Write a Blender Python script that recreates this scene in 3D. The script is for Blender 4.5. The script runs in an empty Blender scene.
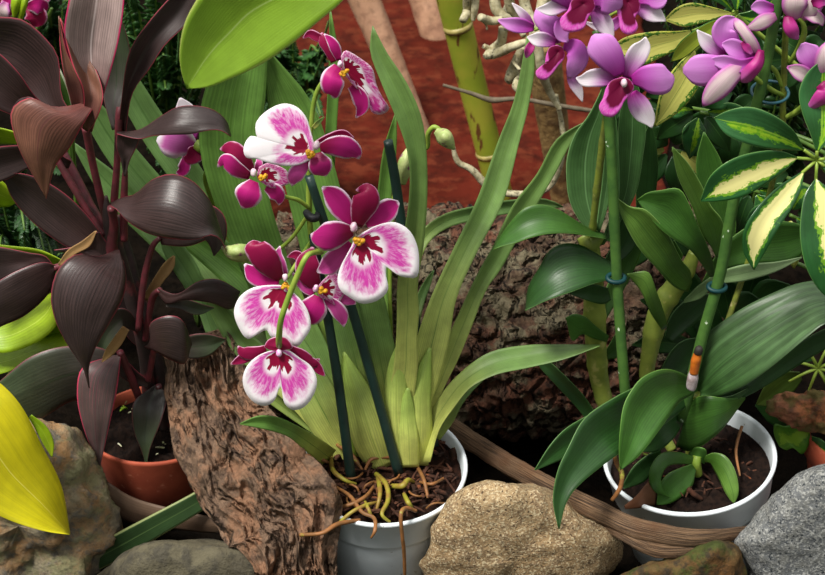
import bpy, bmesh, math, random
from mathutils import Vector, noise as mnoise
R = random.Random(7)
WORLD=0.8; SUN=4.2; EXPO=0.24
SC = bpy.context.scene
COL = SC.collection
# ------------------------------------------------------------------ camera
F = 1600.0
PIT = math.radians(30)
CAM = Vector((0, -1.386, 1.133))
FW = Vector((0, math.cos(PIT), -math.sin(PIT)))
UP = Vector((0, math.sin(PIT), math.cos(PIT)))
RT = Vector((1, 0, 0))
cd = bpy.data.cameras.new('camera'); cam = bpy.data.objects.new('camera', cd); COL.objects.link(cam)
cam.location = CAM; cam.rotation_euler = (math.radians(90) - PIT, 0, 0)
cd.sensor_width = 36; cd.lens = 36 * F / 825; cd.clip_start = .05
cd.dof.use_dof = True; cd.dof.focus_distance = 1.58; cd.dof.aperture_fstop = 13.0
SC.camera = cam

def ray(px, py): return FW * F + RT * (px - 412.5) - UP * (py - 287.5)
def at(px, py, Y):
    d = ray(px, py); t = (Y - CAM.y) / d.y
    return CAM + d * t
def atz(px, py, z):
    d = ray(px, py); t = (z - CAM.z) / d.z
    return CAM + d * t
def pxm(px, py, Y): return (Y - CAM.y) / ray(px, py).y
def lin(c): return tuple(((v / 255) / 12.92 if v / 255 <= .04045 else ((v / 255 + .055) / 1.055) ** 2.4) for v in c) + (1,)

# ------------------------------------------------------------------ node helper
class NT:
    def __init__(s, name):
        s.m = bpy.data.materials.new(name); s.m.use_nodes = True
        s.t = s.m.node_tree; s.t.nodes.clear()
        s.out = s.t.nodes.new('ShaderNodeOutputMaterial')
    def put(s, sock, v):
        if v is None: return
        if isinstance(v, bpy.types.NodeSocket): s.t.links.new(v, sock)
        else:
            if sock.type == 'RGBA' and not hasattr(v, '__len__'): v = (v, v, v, 1)
            sock.default_value = v
    def math(s, op, a, b=None, clamp=False):
        n = s.t.nodes.new('ShaderNodeMath'); n.operation = op; n.use_clamp = clamp
        s.put(n.inputs[0], a)
        if b is not None: s.put(n.inputs[1], b)
        return n.outputs[0]
    def sm(s, x, lo, hi, a=0., b=1.):
        n = s.t.nodes.new('ShaderNodeMapRange'); n.interpolation_type = 'SMOOTHSTEP'
        s.put(n.inputs['Value'], x); s.put(n.inputs['From Min'], lo); s.put(n.inputs['From Max'], hi)
        n.inputs['To Min'].default_value = a; n.inputs['To Max'].default_value = b
        return n.outputs[0]
    def mix(s, f, a, b, mode='MIX'):
        n = s.t.nodes.new('ShaderNodeMix'); n.data_type = 'RGBA'; n.blend_type = mode
        s.put(n.inputs['Factor'], f); s.put(n.inputs[6], a); s.put(n.inputs[7], b)
        return n.outputs[2]
    def uv(s):
        n = s.t.nodes.new('ShaderNodeUVMap'); q = s.t.nodes.new('ShaderNodeSeparateXYZ')
        s.t.links.new(n.outputs[0], q.inputs[0]); return n.outputs[0], q.outputs[0], q.outputs[1]
    def obj(s):
        n = s.t.nodes.new('ShaderNodeNewGeometry'); return n.outputs['Position']
    def vec(s, x, y, z=0.):
        n = s.t.nodes.new('ShaderNodeCombineXYZ'); s.put(n.inputs[0], x); s.put(n.inputs[1], y); s.put(n.inputs[2], z); return n.outputs[0]
    def noise(s, v, sc, det=4., rough=.55, dist=0.):
        n = s.t.nodes.new('ShaderNodeTexNoise'); s.put(n.inputs['Vector'], v)
        n.inputs['Scale'].default_value = sc; n.inputs['Detail'].default_value = det
        n.inputs['Roughness'].default_value = rough; n.inputs['Distortion'].default_value = dist
        return n.outputs['Fac']
    def vor(s, v, sc, feat='F1', out='Distance'):
        n = s.t.nodes.new('ShaderNodeTexVoronoi'); n.feature = feat; s.put(n.inputs['Vector'], v)
        n.inputs['Scale'].default_value = sc; return n.outputs[out]
    def scale(s, v, k):
        n = s.t.nodes.new('ShaderNodeMapping'); s.put(n.inputs['Vector'], v); n.inputs['Scale'].default_value = k; return n.outputs[0]
    def ramp(s, f, stops):
        n = s.t.nodes.new('ShaderNodeValToRGB'); e = n.color_ramp.elements
        while len(e) < len(stops): e.new(.5)
        for i, (p, c) in enumerate(stops): e[i].position = p; e[i].color = lin(c)
        s.put(n.inputs[0], f); return n.outputs[0]
    def bump(s, h, st=.3, d=.002):
        n = s.t.nodes.new('ShaderNodeBump'); n.inputs['Strength'].default_value = st; n.inputs['Distance'].default_value = d
        s.put(n.inputs['Height'], h); return n.outputs[0]
    def done(s, col, rough=.5, nrm=None, trans=0., spec=.5, sss=0., sheen=0.):
        p = s.t.nodes.new('ShaderNodeBsdfPrincipled')
        s.put(p.inputs['Base Color'], col); s.put(p.inputs['Roughness'], rough); p.inputs['Specular IOR Level'].default_value = spec
        if nrm is not None: s.t.links.new(nrm, p.inputs['Normal'])
        o = p.outputs[0]
        if trans > 0:
            tr = s.t.nodes.new('ShaderNodeBsdfTranslucent'); s.put(tr.inputs[0], col)
            mx = s.t.nodes.new('ShaderNodeMixShader'); mx.inputs[0].default_value = trans
            s.t.links.new(o, mx.inputs[1]); s.t.links.new(tr.outputs[0], mx.inputs[2]); o = mx.outputs[0]
        s.t.links.new(o, s.out.inputs[0]); return s.m

def leafmat(name, base, tip, b0=.15, b1=.6, edge=None, edgew=.035, mid=None, midw=.02, veins=9, vs=.18, rough=.38, trans=.15, spec=.5, mott=.35, pale=None, patch=None, streak=0.):
    n = NT(name); uvv, u, v = n.uv()
    col = n.mix(n.sm(v, b0, b1), lin(base), lin(tip))
    ns = n.noise(n.obj(), 38, 5)
    col = n.mix(mott, col, n.mix(n.sm(ns, .3, .7), n.mix(1., col, lin((120, 120, 120)), 'MULTIPLY'), n.mix(1., col, lin((255, 255, 255)), 'MULTIPLY')))
    if pale: col = n.mix(n.sm(n.noise(n.obj(), 14, 3), .52, .75), col, lin(pale))
    st = n.noise(n.vec(n.math('MULTIPLY', u, veins * 5.), n.math('MULTIPLY', v, 1.6)), 1., 4, .7)
    w = n.math('SINE', n.math('ADD', n.math('MULTIPLY', u, veins * 12.), n.math('MULTIPLY', ns, 5.)))
    h = n.math('ADD', n.math('MULTIPLY', w, .16), n.math('MULTIPLY', st, 1.5))
    dk = n.sm(h, .3, 1.15, 1. - vs, 1. + vs * .3)
    fs = n.sm(n.noise(n.vec(n.math('MULTIPLY', u, 70.), n.math('MULTIPLY', v, 3.)), 1., 3, .6), .3, .7, 1. - vs * .7, 1. + vs * .35)
    dk = n.math('MULTIPLY', dk, fs)
    col = n.mix(1., col, n.vec(dk, dk, dk), 'MULTIPLY')
    d = n.math('ABSOLUTE', n.math('SUBTRACT', u, .5))
    if streak: col = n.mix(n.math('MULTIPLY', n.sm(st, .5, .75), streak), col, lin((170, 70, 90)))
    if patch:   # cream variegation spreading from the midrib
        pc, pw, green2 = patch[:3]; dp = d if len(patch) < 4 else n.math('ABSOLUTE', n.math('SUBTRACT', u, .5 + patch[3]))
        nn = n.noise(n.vec(n.math('MULTIPLY', u, 3.), n.math('MULTIPLY', v, 5.)), 2.2, 5, .65)
        q = n.math('ADD', n.math('ADD', dp, n.math('MULTIPLY', n.math('SUBTRACT', nn, .5), .55)), n.sm(v, .7, 1., 0., .25))
        col = n.mix(n.sm(q, pw + .05, pw + .07, 1., 0.), col, lin(green2))
        col = n.mix(n.sm(q, pw - .03, pw - .01, 1., 0.), col, lin(pc))
    if mid: col = n.mix(n.math('MULTIPLY', n.sm(d, midw * .4, midw, 1., 0.), .8), col, lin(mid))
    if edge: col = n.mix(n.sm(n.math('SUBTRACT', d, n.math('MULTIPLY', ns, .03)), .5 - edgew - .03, .5 - edgew), col, lin(edge))
    nr = n.bump(n.math('ADD', h, n.math('MULTIPLY', ns, 1.2)), .2, .0009)
    return n.done(col, rough, nr, trans, spec)

def petalmat(name, main, deep, rim=(250, 225, 245), rimw=.07, tipw=.06, streak=.35, deepto=.5, tipcol=None, tip0=.55, trans=.25):
    n = NT(name); uvv, u, v = n.uv()
    st = n.noise(n.vec(n.math('MULTIPLY', u, 26.), n.math('MULTIPLY', v, 2.)), 1., 3)
    big = n.noise(n.obj(), 90, 2)
    col = n.mix(n.sm(n.math('ADD', v, n.math('MULTIPLY', n.math('SUBTRACT', st, .5), .3)), 0., deepto), lin(deep), lin(main))
    col = n.mix(n.math('MULTIPLY', n.sm(st, .45, .7), streak), col, lin(deep))
    d = n.math('ABSOLUTE', n.math('SUBTRACT', u, .5))
    if tipcol: col = n.mix(n.sm(n.math('ADD', v, n.math('MULTIPLY', n.math('SUBTRACT', st, .5), .4)), tip0 - .3, tip0 + .2), col, lin(tipcol))
    if rim:
        e = n.math('MAXIMUM', n.sm(n.math('ADD', d, n.math('MULTIPLY', n.math('SUBTRACT', big, .5), .16)), .5 - rimw * 2.2, .5 - rimw * .1),
                   n.sm(n.math('ADD', v, n.math('MULTIPLY', n.math('SUBTRACT', big, .5), .06)), 1. - tipw * 1.8, 1. - tipw * .3))
        col = n.mix(e, col, lin(rim))
    return n.done(col, .45, n.bump(st, .25, .0006), trans, .35)

def lipmat(name, mid=(222, 72, 182), pale=(244, 196, 232), white=(254, 248, 252), mask=(150, 10, 58), r0=.34, fr=.16, nf=9., w0=.62, w1=.9, wside=None, front=None):
    # u = distance from the throat (0..1 at the margin), v = angle
    n = NT(name); uvv, u, v = n.uv()
    th = n.math('MULTIPLY', v, 6.2832)
    cx, sx = n.math('COSINE', th), n.math('SINE', th)
    st = n.noise(n.vec(n.math('MULTIPLY', cx, 7.), n.math('MULTIPLY', sx, 7.), n.math('MULTIPLY', u, 3.)), 2.2, 5, .65, .4)
    st2 = n.noise(n.obj(), 130, 3)
    vein = n.sm(st, .42, .62)
    col = n.mix(n.math('MULTIPLY', vein, n.sm(u, .35, .8, .25, .9)), lin(mid), lin(pale))
    uu = n.math('ADD', u, n.math('MULTIPLY', n.math('SUBTRACT', st, .5), .22))
    uu = n.math('ADD', uu, n.math('MULTIPLY', n.math('SUBTRACT', st2, .5), .3))
    if wside is not None:
        dd = n.math('COSINE', n.math('SUBTRACT', th, wside))
        uu = n.math('ADD', uu, n.sm(dd, .84, 1., 0., .45))
    col = n.mix(n.sm(uu, w0, w1), col, lin(white))
    ph = n.math('ADD', n.math('MULTIPLY', th, nf), n.math('MULTIPLY', n.math('SUBTRACT', n.noise(n.vec(cx, sx, 0.), 3., 2), .5), 7.))
    fri = n.sm(n.math('SINE', ph), -.35, .35, -1., 1.)
    fri = n.math('MULTIPLY', fri, n.sm(n.noise(n.vec(cx, sx, 3.), 5., 2), .3, .7, .5, 1.2))
    rr = n.math('SUBTRACT', u, n.math('MULTIPLY', fri, fr * .5))
    if front is not None:
        dd = n.math('COSINE', n.math('SUBTRACT', th, front))
        rr = n.math('ADD', rr, n.sm(dd, .3, 1., 0., .24))
        col = n.mix(n.sm(rr, r0 - .06, r0 + .07, 1., 0.), col, lin(mask))
    else:
        col = n.mix(n.sm(n.math('ADD', u, n.math('MULTIPLY', st2, .1)), r0 + .08, r0 + .24, 1., 0.), col, lin(white))
        col = n.mix(n.sm(rr, r0 - .015, r0 + .01, 1., 0.), col, lin(mask))
    return n.done(col, .5, n.bump(st, .3, .0006), .25, .3)

def solid(name, c, rough=.5, c2=None, sc=40., bump=.2, spec=.5, lo=.35, hi=.65, trans=0., c3=None, sc3=120., lo3=.55, hi3=.65):
    n = NT(name); ns = n.noise(n.obj(), sc, 6, .6)
    col = n.mix(n.sm(ns, lo, hi), lin(c), lin(c2 or tuple(int(v * .75) for v in c)))
    if c3: col = n.mix(n.sm(n.noise(n.obj(), sc3, 4), lo3, hi3), col, lin(c3))
    return n.done(col, rough, n.bump(ns, bump, .003), trans, spec)

# ------------------------------------------------------------------ objects
def link(o, parent=None):
    COL.objects.link(o)
    if parent is not None:
        o.parent = parent
    return o
def wloc(o):
    v = Vector((0, 0, 0))
    while o is not None: v = v + o.location; o = o.parent
    return v
def tag(o, label, cat, group=None, kind=None):
    o['label'] = label; o['category'] = cat
    if group: o['group'] = group
    if kind: o['kind'] = kind
    return o
def thing(name, label, cat, loc, group=None):
    o = bpy.data.objects.new(name, None); o.location = loc; o.empty_display_size = .02
    COL.objects.link(o); return tag(o, label, cat, group)
def sub(name, parent, label=None):
    o = bpy.data.objects.new(name, None); o.empty_display_size = .01; link(o, parent)
    if label: o['label'] = label
    return o
def mesh(name, verts, faces, mat, parent=None, uvs=None, smooth=True, label=None, thick=0., loc=None):
    org = wloc(parent) if parent is not None else (Vector(loc) if loc is not None else sum((Vector(v) for v in verts), Vector()) / len(verts))
    me = bpy.data.meshes.new(name)
    me.from_pydata([tuple(Vector(v) - org) for v in verts], [], faces)
    me.materials.append(mat)
    if uvs:
        ul = me.uv_layers.new(name='UVMap')
        for l in me.loops: ul.data[l.index].uv = uvs[l.vertex_index]
    if smooth: me.polygons.foreach_set('use_smooth', [True] * len(me.polygons))
    o = bpy.data.objects.new(name, me)
    if parent is None: o.location = org
    link(o, parent)
    if thick:
        m = o.modifiers.new('thickness', 'SOLIDIFY'); m.thickness = thick; m.offset = 0
    if label: o['label'] = label
    return o

def cr(P, n):
    """centripetal-ish resample of a polyline of tuples into n+1 points by arc length"""
    P = [tuple(map(float, p)) for p in P]
    if len(P) == 2: dense = [tuple(P[0][k] + (P[1][k] - P[0][k]) * i / 40 for k in range(len(P[0]))) for i in range(41)]
    else:
        dense = []
        for i in range(len(P) - 1):
            p0 = P[i - 1] if i > 0 else tuple(2 * a - b for a, b in zip(P[0], P[1]))
            p1, p2 = P[i], P[i + 1]
            p3 = P[i + 2] if i + 2 < len(P) else tuple(2 * a - b for a, b in zip(P[-1], P[-2]))
            L = max(1e-6, math.dist(p1[:2], p2[:2])); La = max(1e-6, math.dist(p0[:2], p1[:2])); Lb = max(1e-6, math.dist(p2[:2], p3[:2]))
            for s in range(16):
                t = s / 16
                q = []
                for k in range(len(p1)):
                    m1 = .5 * ((p2[k] - p1[k]) + (p1[k] - p0[k]) * L / La) if La > 0 else 0
                    m2 = .5 * ((p2[k] - p1[k]) + (p3[k] - p2[k]) * L / Lb) if Lb > 0 else 0
                    q.append((2*t**3-3*t*t+1)*p1[k] + (t**3-2*t*t+t)*m1 + (-2*t**3+3*t*t)*p2[k] + (t**3-t*t)*m2)
                dense.append(tuple(q))
        dense.append(P[-1])
    acc = [0]
    for a, b in zip(dense, dense[1:]): acc.append(acc[-1] + math.dist(a[:2], b[:2]))
    T = acc[-1] or 1; out = []; j = 0
    for i in range(n + 1):
        s = T * i / n
        while j < len(acc) - 2 and acc[j + 1] < s: j += 1
        f = (s - acc[j]) / max(1e-9, acc[j + 1] - acc[j]); f = min(1, max(0, f))
        out.append(tuple(a + (b - a) * f for a, b in zip(dense[j], dense[j + 1])))
    return out
def lerpl(L, t):
    if not hasattr(L, '__len__'): return L
    if len(L) == 1: return L[0]
    x = t * (len(L) - 1); i = min(int(x), len(L) - 2); f = x - i
    a, b = L[i], L[i + 1]
    c = L[i - 1] if i > 0 else 2 * a - b; d = L[i + 2] if i + 2 < len(L) else 2 * b - a
    return .5 * (2*a + (b-c)*f + (2*c-5*a+4*b-d)*f*f + (3*a-c-3*b+d)*f*f*f)

def strip(name, A, B, Y, mat, parent=None, fold=.18, roll=0., n=22, m=8, thick=.0008, pleat=0, label=None, wav=.0, loc=None):
    """leaf or petal between two edges given base->tip; Y is the distance profile; fold pushes the middle away along the sight line"""
    A = cr(A, n); B = cr(B, n); V = []; U = []; sd = R.random() * 50
    for i in range(n + 1):
        v = i / n
        for j in range(m + 1):
            u = j / m
            px = A[i][0] + (B[i][0] - A[i][0]) * u; py = A[i][1] + (B[i][1] - A[i][1]) * u
            y = lerpl(Y, v) + lerpl(roll, v) * (u - .5)
            W = math.dist(A[i][:2], B[i][:2]) * pxm(px, py, y)
            p = at(px, py, y); d = (p - CAM).normalized()
            k = 1 - abs(2 * u - 1)
            off = lerpl(fold, v) * W * (.6 * k + .4 * (1 - (2 * u - 1) ** 2))
            if pleat: off += W * .012 * math.cos(u * pleat * 2 * math.pi)
            if wav: off += wav * mnoise.noise(Vector((u * 2.5 + sd, v * 4, sd)))
            V.append(p + d * off); U.append((u, v))
    Fc = [(i*(m+1)+j, i*(m+1)+j+1, (i+1)*(m+1)+j+1, (i+1)*(m+1)+j) for i in range(n) for j in range(m)]
    return mesh(name, V, Fc, mat, parent, U, True, label, thick, loc)

def spine(name, P, Y, mat, parent=None, n=24, **kw):
    """P: (px, py, full width px) base->tip"""
    C = cr(P, n); A = []; B = []
    for i, c in enumerate(C):
        a = C[max(0, i - 1)]; b = C[min(n, i + 1)]
        tx, ty = b[0] - a[0], b[1] - a[1]; L = math.hypot(tx, ty) or 1
        nx, ny = -ty / L, tx / L; w = max(.4, c[2]) / 2
        A.append((c[0] + nx * w, c[1] + ny * w)); B.append((c[0] - nx * w, c[1] - ny * w))
    return strip(name, A, B, Y, mat, parent, n=n, **kw)

def fan(name, base, outline, Y, mat, parent=None, tilt=(0, 0), dome=.12, nr=9, na=64, thick=.0004, ruf=.0, label=None, smoothn=True):
    """petal grown out from a throat point to a closed star-shaped outline"""
    O = cr(list(outline) + [outline[0]], na)[:na]; V = []; U = []
    s0 = pxm(base[0], base[1], Y)
    size = sum(math.dist(base, o) for o in O) / na * s0
    for i in range(nr + 1):
        r = i / nr
        for k in range(na):
            px = base[0] + (O[k][0] - base[0]) * max(r, .02); py = base[1] + (O[k][1] - base[1]) * max(r, .02)
            y = Y + (tilt[0] * (px - base[0]) + tilt[1] * (py - base[1])) * s0
            p = at(px, py, y); d = (p - CAM).normalized()
            off = dome * size * (r ** 2 * .75 - r)
            off += ruf * size * r * r * math.sin(k / na * 2 * math.pi * 7 + base[0])
            a = math.atan2(-(O[k][1] - base[1]), O[k][0] - base[0]) / (2 * math.pi)
            V.append(p + d * off); U.append((r, a))
    Fc = [(i*na+k, i*na+(k+1) % na, (i+1)*na+(k+1) % na, (i+1)*na+k) for i in range(nr) for k in range(na)]
    Fc.append(tuple(range(na))[::-1])
    o = mesh(name, V, Fc, mat, parent, None, True, label, thick)
    me = o.data; ul = me.uv_layers.new(name='UVMap')
    for f in me.polygons:     # angles wrap, so write per loop
        ang = [U[me.loops[l].vertex_index][1] for l in f.loop_indices]
        for l in f.loop_indices:
            uu, a = U[me.loops[l].vertex_index]
            if a - min(ang) > .5: a -= 1
            ul.data[l].uv = (uu, a)
    return o

def tube3(name, P, rad, mat, parent=None, seg=12, label=None, n=None, rough=0., loc=None, flat=1., nodes=None, rfreq=60.):
    """P world points, rad radius list"""
    Q = [tuple(p) + (lerpl(rad, i / (len(P) - 1)),) for i, p in enumerate(P)]
    if n:
        D = []
        for i in range(len(Q) - 1):
            p0 = Q[max(0, i-1)]; p1 = Q[i]; p2 = Q[i+1]; p3 = Q[min(len(Q)-1, i+2)]
            k = max(2, n // (len(Q) - 1))
            for s in range(k):
                t = s / k
                D.append(tuple(.5 * (2*p1[c] + (p2[c]-p0[c])*t + (2*p0[c]-5*p1[c]+4*p2[c]-p3[c])*t*t + (3*p1[c]-p0[c]-3*p2[c]+p3[c])*t**3) for c in range(4)))
        D.append(Q[-1]); Q = D
    V = []; U = []; N = len(Q); nx = None
    for i, q in enumerate(Q):
        a = Vector(Q[max(0, i-1)][:3]); b = Vector(Q[min(N-1, i+1)][:3]); t = (b - a).normalized()
        if nx is None:
            nx = t.cross(Vector((0, 1, 0)));
            if nx.length < .1: nx = t.cross(Vector((1, 0, 0)))
        nx = (nx - t * nx.dot(t)).normalized(); ny = t.cross(nx)
        r = q[3]; v = i / (N - 1)
        if nodes:
            for nd, amp, wd in nodes: r *= 1 + amp * math.exp(-((v - nd) / wd) ** 2)
        for k in range(seg):
            th = 2 * math.pi * k / seg
            p = Vector(q[:3]) + nx * math.cos(th) * r + ny * math.sin(th) * r * flat
            if rough:
                c = p * rfreq
                dr = mnoise.fractal(c, 1., 2., 3) * rough
                p += (nx * math.cos(th) + ny * math.sin(th)) * dr * r
            V.append(p); U.append((k / seg, v))
    Fc = [(i*seg+k, i*seg+(k+1) % seg, (i+1)*seg+(k+1) % seg, (i+1)*seg+k) for i in range(N-1) for k in range(seg)]
    Fc += [tuple(range(seg))[::-1], tuple((N-1)*seg + k for k in range(seg))]
    return mesh(name, V, Fc, mat, parent, U, True, label, 0, loc)
def tube(name, P, mat, parent=None, **kw):
    """P: (px, py, Y, width px)"""
    W = [at(p[0], p[1], p[2]) for p in P]; r = [p[3] / 2 * pxm(p[0], p[1], p[2]) for p in P]
    return tube3(name, W, r, mat, parent, **kw)

def blob(name, c, rad, mat, parent=None, ns=0., fr=200., seg=14, rings=9, label=None):
    V = []; U = []
    for i in range(rings + 1):
        ph = math.pi * i / rings
        for k in range(seg):
            th = 2 * math.pi * k / seg
            d = Vector((math.sin(ph) * math.cos(th), math.sin(ph) * math.sin(th), math.cos(ph)))
            p = Vector(c) + Vector((d.x * rad[0], d.y * rad[1], d.z * rad[2]))
            if ns: p += d * mnoise.noise(p * fr) * ns
            V.append(p); U.append((k / seg, i / rings))
    Fc = [(i*seg+k, (i+1)*seg+k, (i+1)*seg+(k+1) % seg, i*seg+(k+1) % seg) for i in range(rings) for k in range(seg)]
    return mesh(name, V, Fc, mat, parent, U, True, label)

def rock(name, outline, Y, depth, mat, label, cat, amp=.006, fr=22., boxy=.75, group=None, tilt=0., na=110, nb=64, facet=.010, ffr=14., cen=None):
    """stone: outline seen from the camera, rounded to a real depth (front Y - depth .. back Y + depth)"""
    O = cr(list(outline) + [outline[0]], na)[:na]
    if cen is None: cen = (sum(o[0] for o in O) / na, sum(o[1] for o in O) / na)
    V = []
    C0 = at(cen[0], cen[1], Y)
    for i in range(nb + 1):
        ph = math.pi * i / nb
        s = math.sin(ph) ** boxy; c = math.cos(ph); c = math.copysign(abs(c) ** boxy, c)
        for k in range(na):
            px = cen[0] + (O[k][0] - cen[0]) * s; py = cen[1] + (O[k][1] - cen[1]) * s
            p = at(px, py, Y + tilt * (py - cen[1]) * -.001)
            d = (p - CAM).normalized(); p = p - d * depth * c
            V.append(p)
    W = []
    for p in V:
        dr = (p - C0); L = dr.length
        if L < 1e-6: W.append(p); continue
        dr /= L
        q = p * ffr
        ds, _ = mnoise.voronoi(q, distance_metric='DISTANCE')
        k = (mnoise.fractal(p * fr, .9, 2.1, 6)) * amp + (.5 - ds[0]) * facet * .9 - facet * .25
        W.append(p + dr * k)
    Fc = [(i*na+k, i*na+(k+1) % na, (i+1)*na+(k+1) % na, (i+1)*na+k) for i in range(nb) for k in range(na)]
    o = mesh(name, W, Fc, mat, None, None, True)
    return tag(o, label, cat, group or ('border stones' if cat == 'stone' else None))

def lathe(name, prof, c, mat, parent=None, seg=72, tilt=(0, 0), label=None):
    """prof: (radius, z) from outside bottom round over the rim to inside"""
    from mathutils import Euler
    E = Euler((tilt[0], tilt[1], 0)).to_matrix(); V = []; U = []
    for i, (r, z) in enumerate(prof):
        for k in range(seg):
            th = 2 * math.pi * k / seg
            V.append(Vector(c) + E @ Vector((r * math.cos(th), r * math.sin(th), z))); U.append((k / seg, i / (len(prof) - 1)))
    n = len(prof)
    Fc = [(i*seg+k, i*seg+(k+1) % seg, (i+1)*seg+(k+1) % seg, (i+1)*seg+k) for i in range(n-1) for k in range(seg)]
    Fc += [tuple(range(seg))[::-1]]
    return mesh(name, V, Fc, mat, parent, U, True, label)

def soil_disc(name, c, r, mat, parent, amp=.006, tilt=(0, 0)):
    from mathutils import Euler
    E = Euler((tilt[0], tilt[1], 0)).to_matrix(); V = []; nr, na = 28, 80
    for i in range(nr + 1):
        for k in range(na):
            th = 2 * math.pi * k / na; rr = r * max(.01, i / nr)
            p = Vector(c) + E @ Vector((rr * math.cos(th), rr * math.sin(th), 0))
            e = 1 - max(0, (i / nr - .9) * 10)
            p.z += mnoise.fractal(p * 90, .8, 2, 5) * amp * e + (1 - (i / nr) ** 2) * .004
            V.append(p)
    Fc = [(i*na+k, i*na+(k+1) % na, (i+1)*na+(k+1) % na, (i+1)*na+k) for i in range(nr) for k in range(na)]
    V.append(Vector(c) - Vector((0, 0, .03))); b = len(V) - 1
    Fc += [(nr*na+(k+1) % na, nr*na+k, b) for k in range(na)]
    return mesh(name, V, Fc, mat, parent)

def chips(name, c, r, nchip, mat, parent, seed=1, size=.006):
    q = random.Random(seed); V = []; Fc = []
    for _ in range(nchip):
        rr = r * math.sqrt(q.random()); th = q.random() * 6.283
        p = Vector(c) + Vector((rr * math.cos(th), rr * math.sin(th), .003 + q.random() * .005))
        a = q.random() * 6.283; e = (q.random() - .5) * 1.2
        ax = Vector((math.cos(a) * math.cos(e), math.sin(a) * math.cos(e), math.sin(e))); ay = Vector((-math.sin(a), math.cos(a), 0)); az = ax.cross(ay)
        l, w, h = size * (.5 + q.random() * 1.4), size * (.10 + q.random() * .26), size * (.08 + q.random() * .12)
        b = len(V)
        for sx in (-1, 1):
            for sy in (-1, 1):
                for sz in (-1, 1): V.append(p + ax * l * sx * (1 - .2 * sz) + ay * w * sy * (1 + .3 * sx) + az * h * sz)
        Fc += [(b, b+1, b+3, b+2), (b+4, b+6, b+7, b+5), (b, b+4, b+5, b+1), (b+2, b+3, b+7, b+6), (b, b+2, b+6, b+4), (b+1, b+5, b+7, b+3)]
    o = mesh(name, V, Fc, mat, parent, None, False); o['kind'] = 'stuff'; return o
# ------------------------------------------------------------------ materials
G_ORC = leafmat('orchid_leaf_green', (226, 232, 124), (124, 160, 84), .08, .6, mid=(104, 138, 62), midw=.02, veins=9, vs=.24, rough=.42, trans=.2)
G_SHE = leafmat('orchid_sheath', (226, 232, 124), (176, 206, 98), .1, .9, mid=(160, 180, 80), midw=.02, veins=8, vs=.24, rough=.42, trans=.15)
G_ORC2 = leafmat('orchid_leaf_deep', (214, 224, 112), (112, 156, 70), .05, .5, mid=(84, 124, 46), midw=.02, veins=8, vs=.24, rough=.4, trans=.2)
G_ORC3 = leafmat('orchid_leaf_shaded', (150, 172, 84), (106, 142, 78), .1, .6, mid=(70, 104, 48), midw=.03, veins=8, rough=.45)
G_LIME = leafmat('broad_leaf_green', (140, 178, 48), (154, 192, 60), .2, .8, edge=(196, 210, 110), edgew=.01, mid=(186, 212, 118), midw=.012, veins=18, vs=.06, rough=.4, trans=.3, mott=.2)
G_CORD = leafmat('cordyline_dark', (70, 48, 47), (67, 53, 52), .1, .7, edge=(142, 52, 66), edgew=.012, mid=(46, 34, 34), midw=.012, veins=10, vs=.5, rough=.38, trans=.08, spec=.5)
G_CORDR = leafmat('cordyline_red', (132, 80, 74), (134, 90, 72), .1, .7, edge=(190, 64, 84), edgew=.014, mid=(96, 52, 52), midw=.012, veins=11, vs=.42, rough=.42, trans=.12, spec=.5)
G_CORDP = leafmat('cordyline_pale', (116, 62, 64), (176, 152, 148), .05, .4, edge=(206, 48, 104), edgew=.02, mid=(214, 194, 192), midw=.02, veins=13, vs=.36, rough=.34, trans=.1, spec=.6)
G_CORDG = leafmat('cordyline_green', (70, 64, 60), (70, 86, 58), .2, .9, edge=(110, 64, 66), edgew=.02, mid=(48, 58, 40), midw=.03, veins=9, rough=.42, trans=.1)
G_CORDS = leafmat('cordyline_streaked', (92, 74, 72), (86, 74, 72), .2, .9, edge=(190, 60, 90), edgew=.03, mid=(80, 50, 56), midw=.02, veins=11, rough=.42, trans=.1, streak=.6)
G_DRY = leafmat('dried_leaf', (176, 134, 84), (190, 150, 96), .2, .8, veins=6, rough=.7, trans=.1)
G_DRYB = leafmat('dried_brown', (112, 72, 44), (138, 88, 58), .2, .8, veins=6, rough=.7, trans=.05)
G_YEL = leafmat('yellow_leaf', (238, 226, 30), (244, 234, 36), .2, .8, mid=(248, 242, 120), midw=.008, veins=4, vs=.1, rough=.42, trans=.3, mott=.15, pale=(226, 222, 60))
G_CHA = leafmat('chartreuse_leaf', (150, 186, 26), (176, 206, 40), .2, .8, mid=(196, 214, 90), midw=.012, veins=6, vs=.12, rough=.42, trans=.25)
G_DEN = leafmat('cane_leaf_green', (60, 100, 34), (70, 118, 42), .1, .8, edge=(108, 150, 66), edgew=.006, mid=(46, 84, 26), midw=.014, veins=9, vs=.26, rough=.44, trans=.12)
G_DENL = leafmat('cane_leaf_light', (70, 110, 36), (110, 150, 62), .1, .8, edge=(140, 176, 96), edgew=.01, mid=(60, 100, 36), midw=.02, veins=7, vs=.26, rough=.36, trans=.18)
G_DEND = leafmat('cane_leaf_dark', (38, 78, 28), (48, 86, 38), .1, .8, edge=(92, 130, 70), edgew=.006, mid=(30, 64, 22), midw=.018, veins=8, vs=.26, rough=.42, trans=.06)
G_UPR = leafmat('cane_leaf_upright', (84, 122, 70), (76, 118, 62), .1, .8, edge=(120, 160, 100), edgew=.01, mid=(110, 150, 96), midw=.03, veins=6, vs=.2, rough=.3, trans=.1)
G_PLE = leafmat('pleated_leaf', (58, 94, 44), (92, 122, 80), .05, .6, mid=(44, 78, 34), midw=.01, veins=4, vs=.4, rough=.4, trans=.06, spec=.5)  # lighter grey-green tip: the sheen is put into the colour
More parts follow.
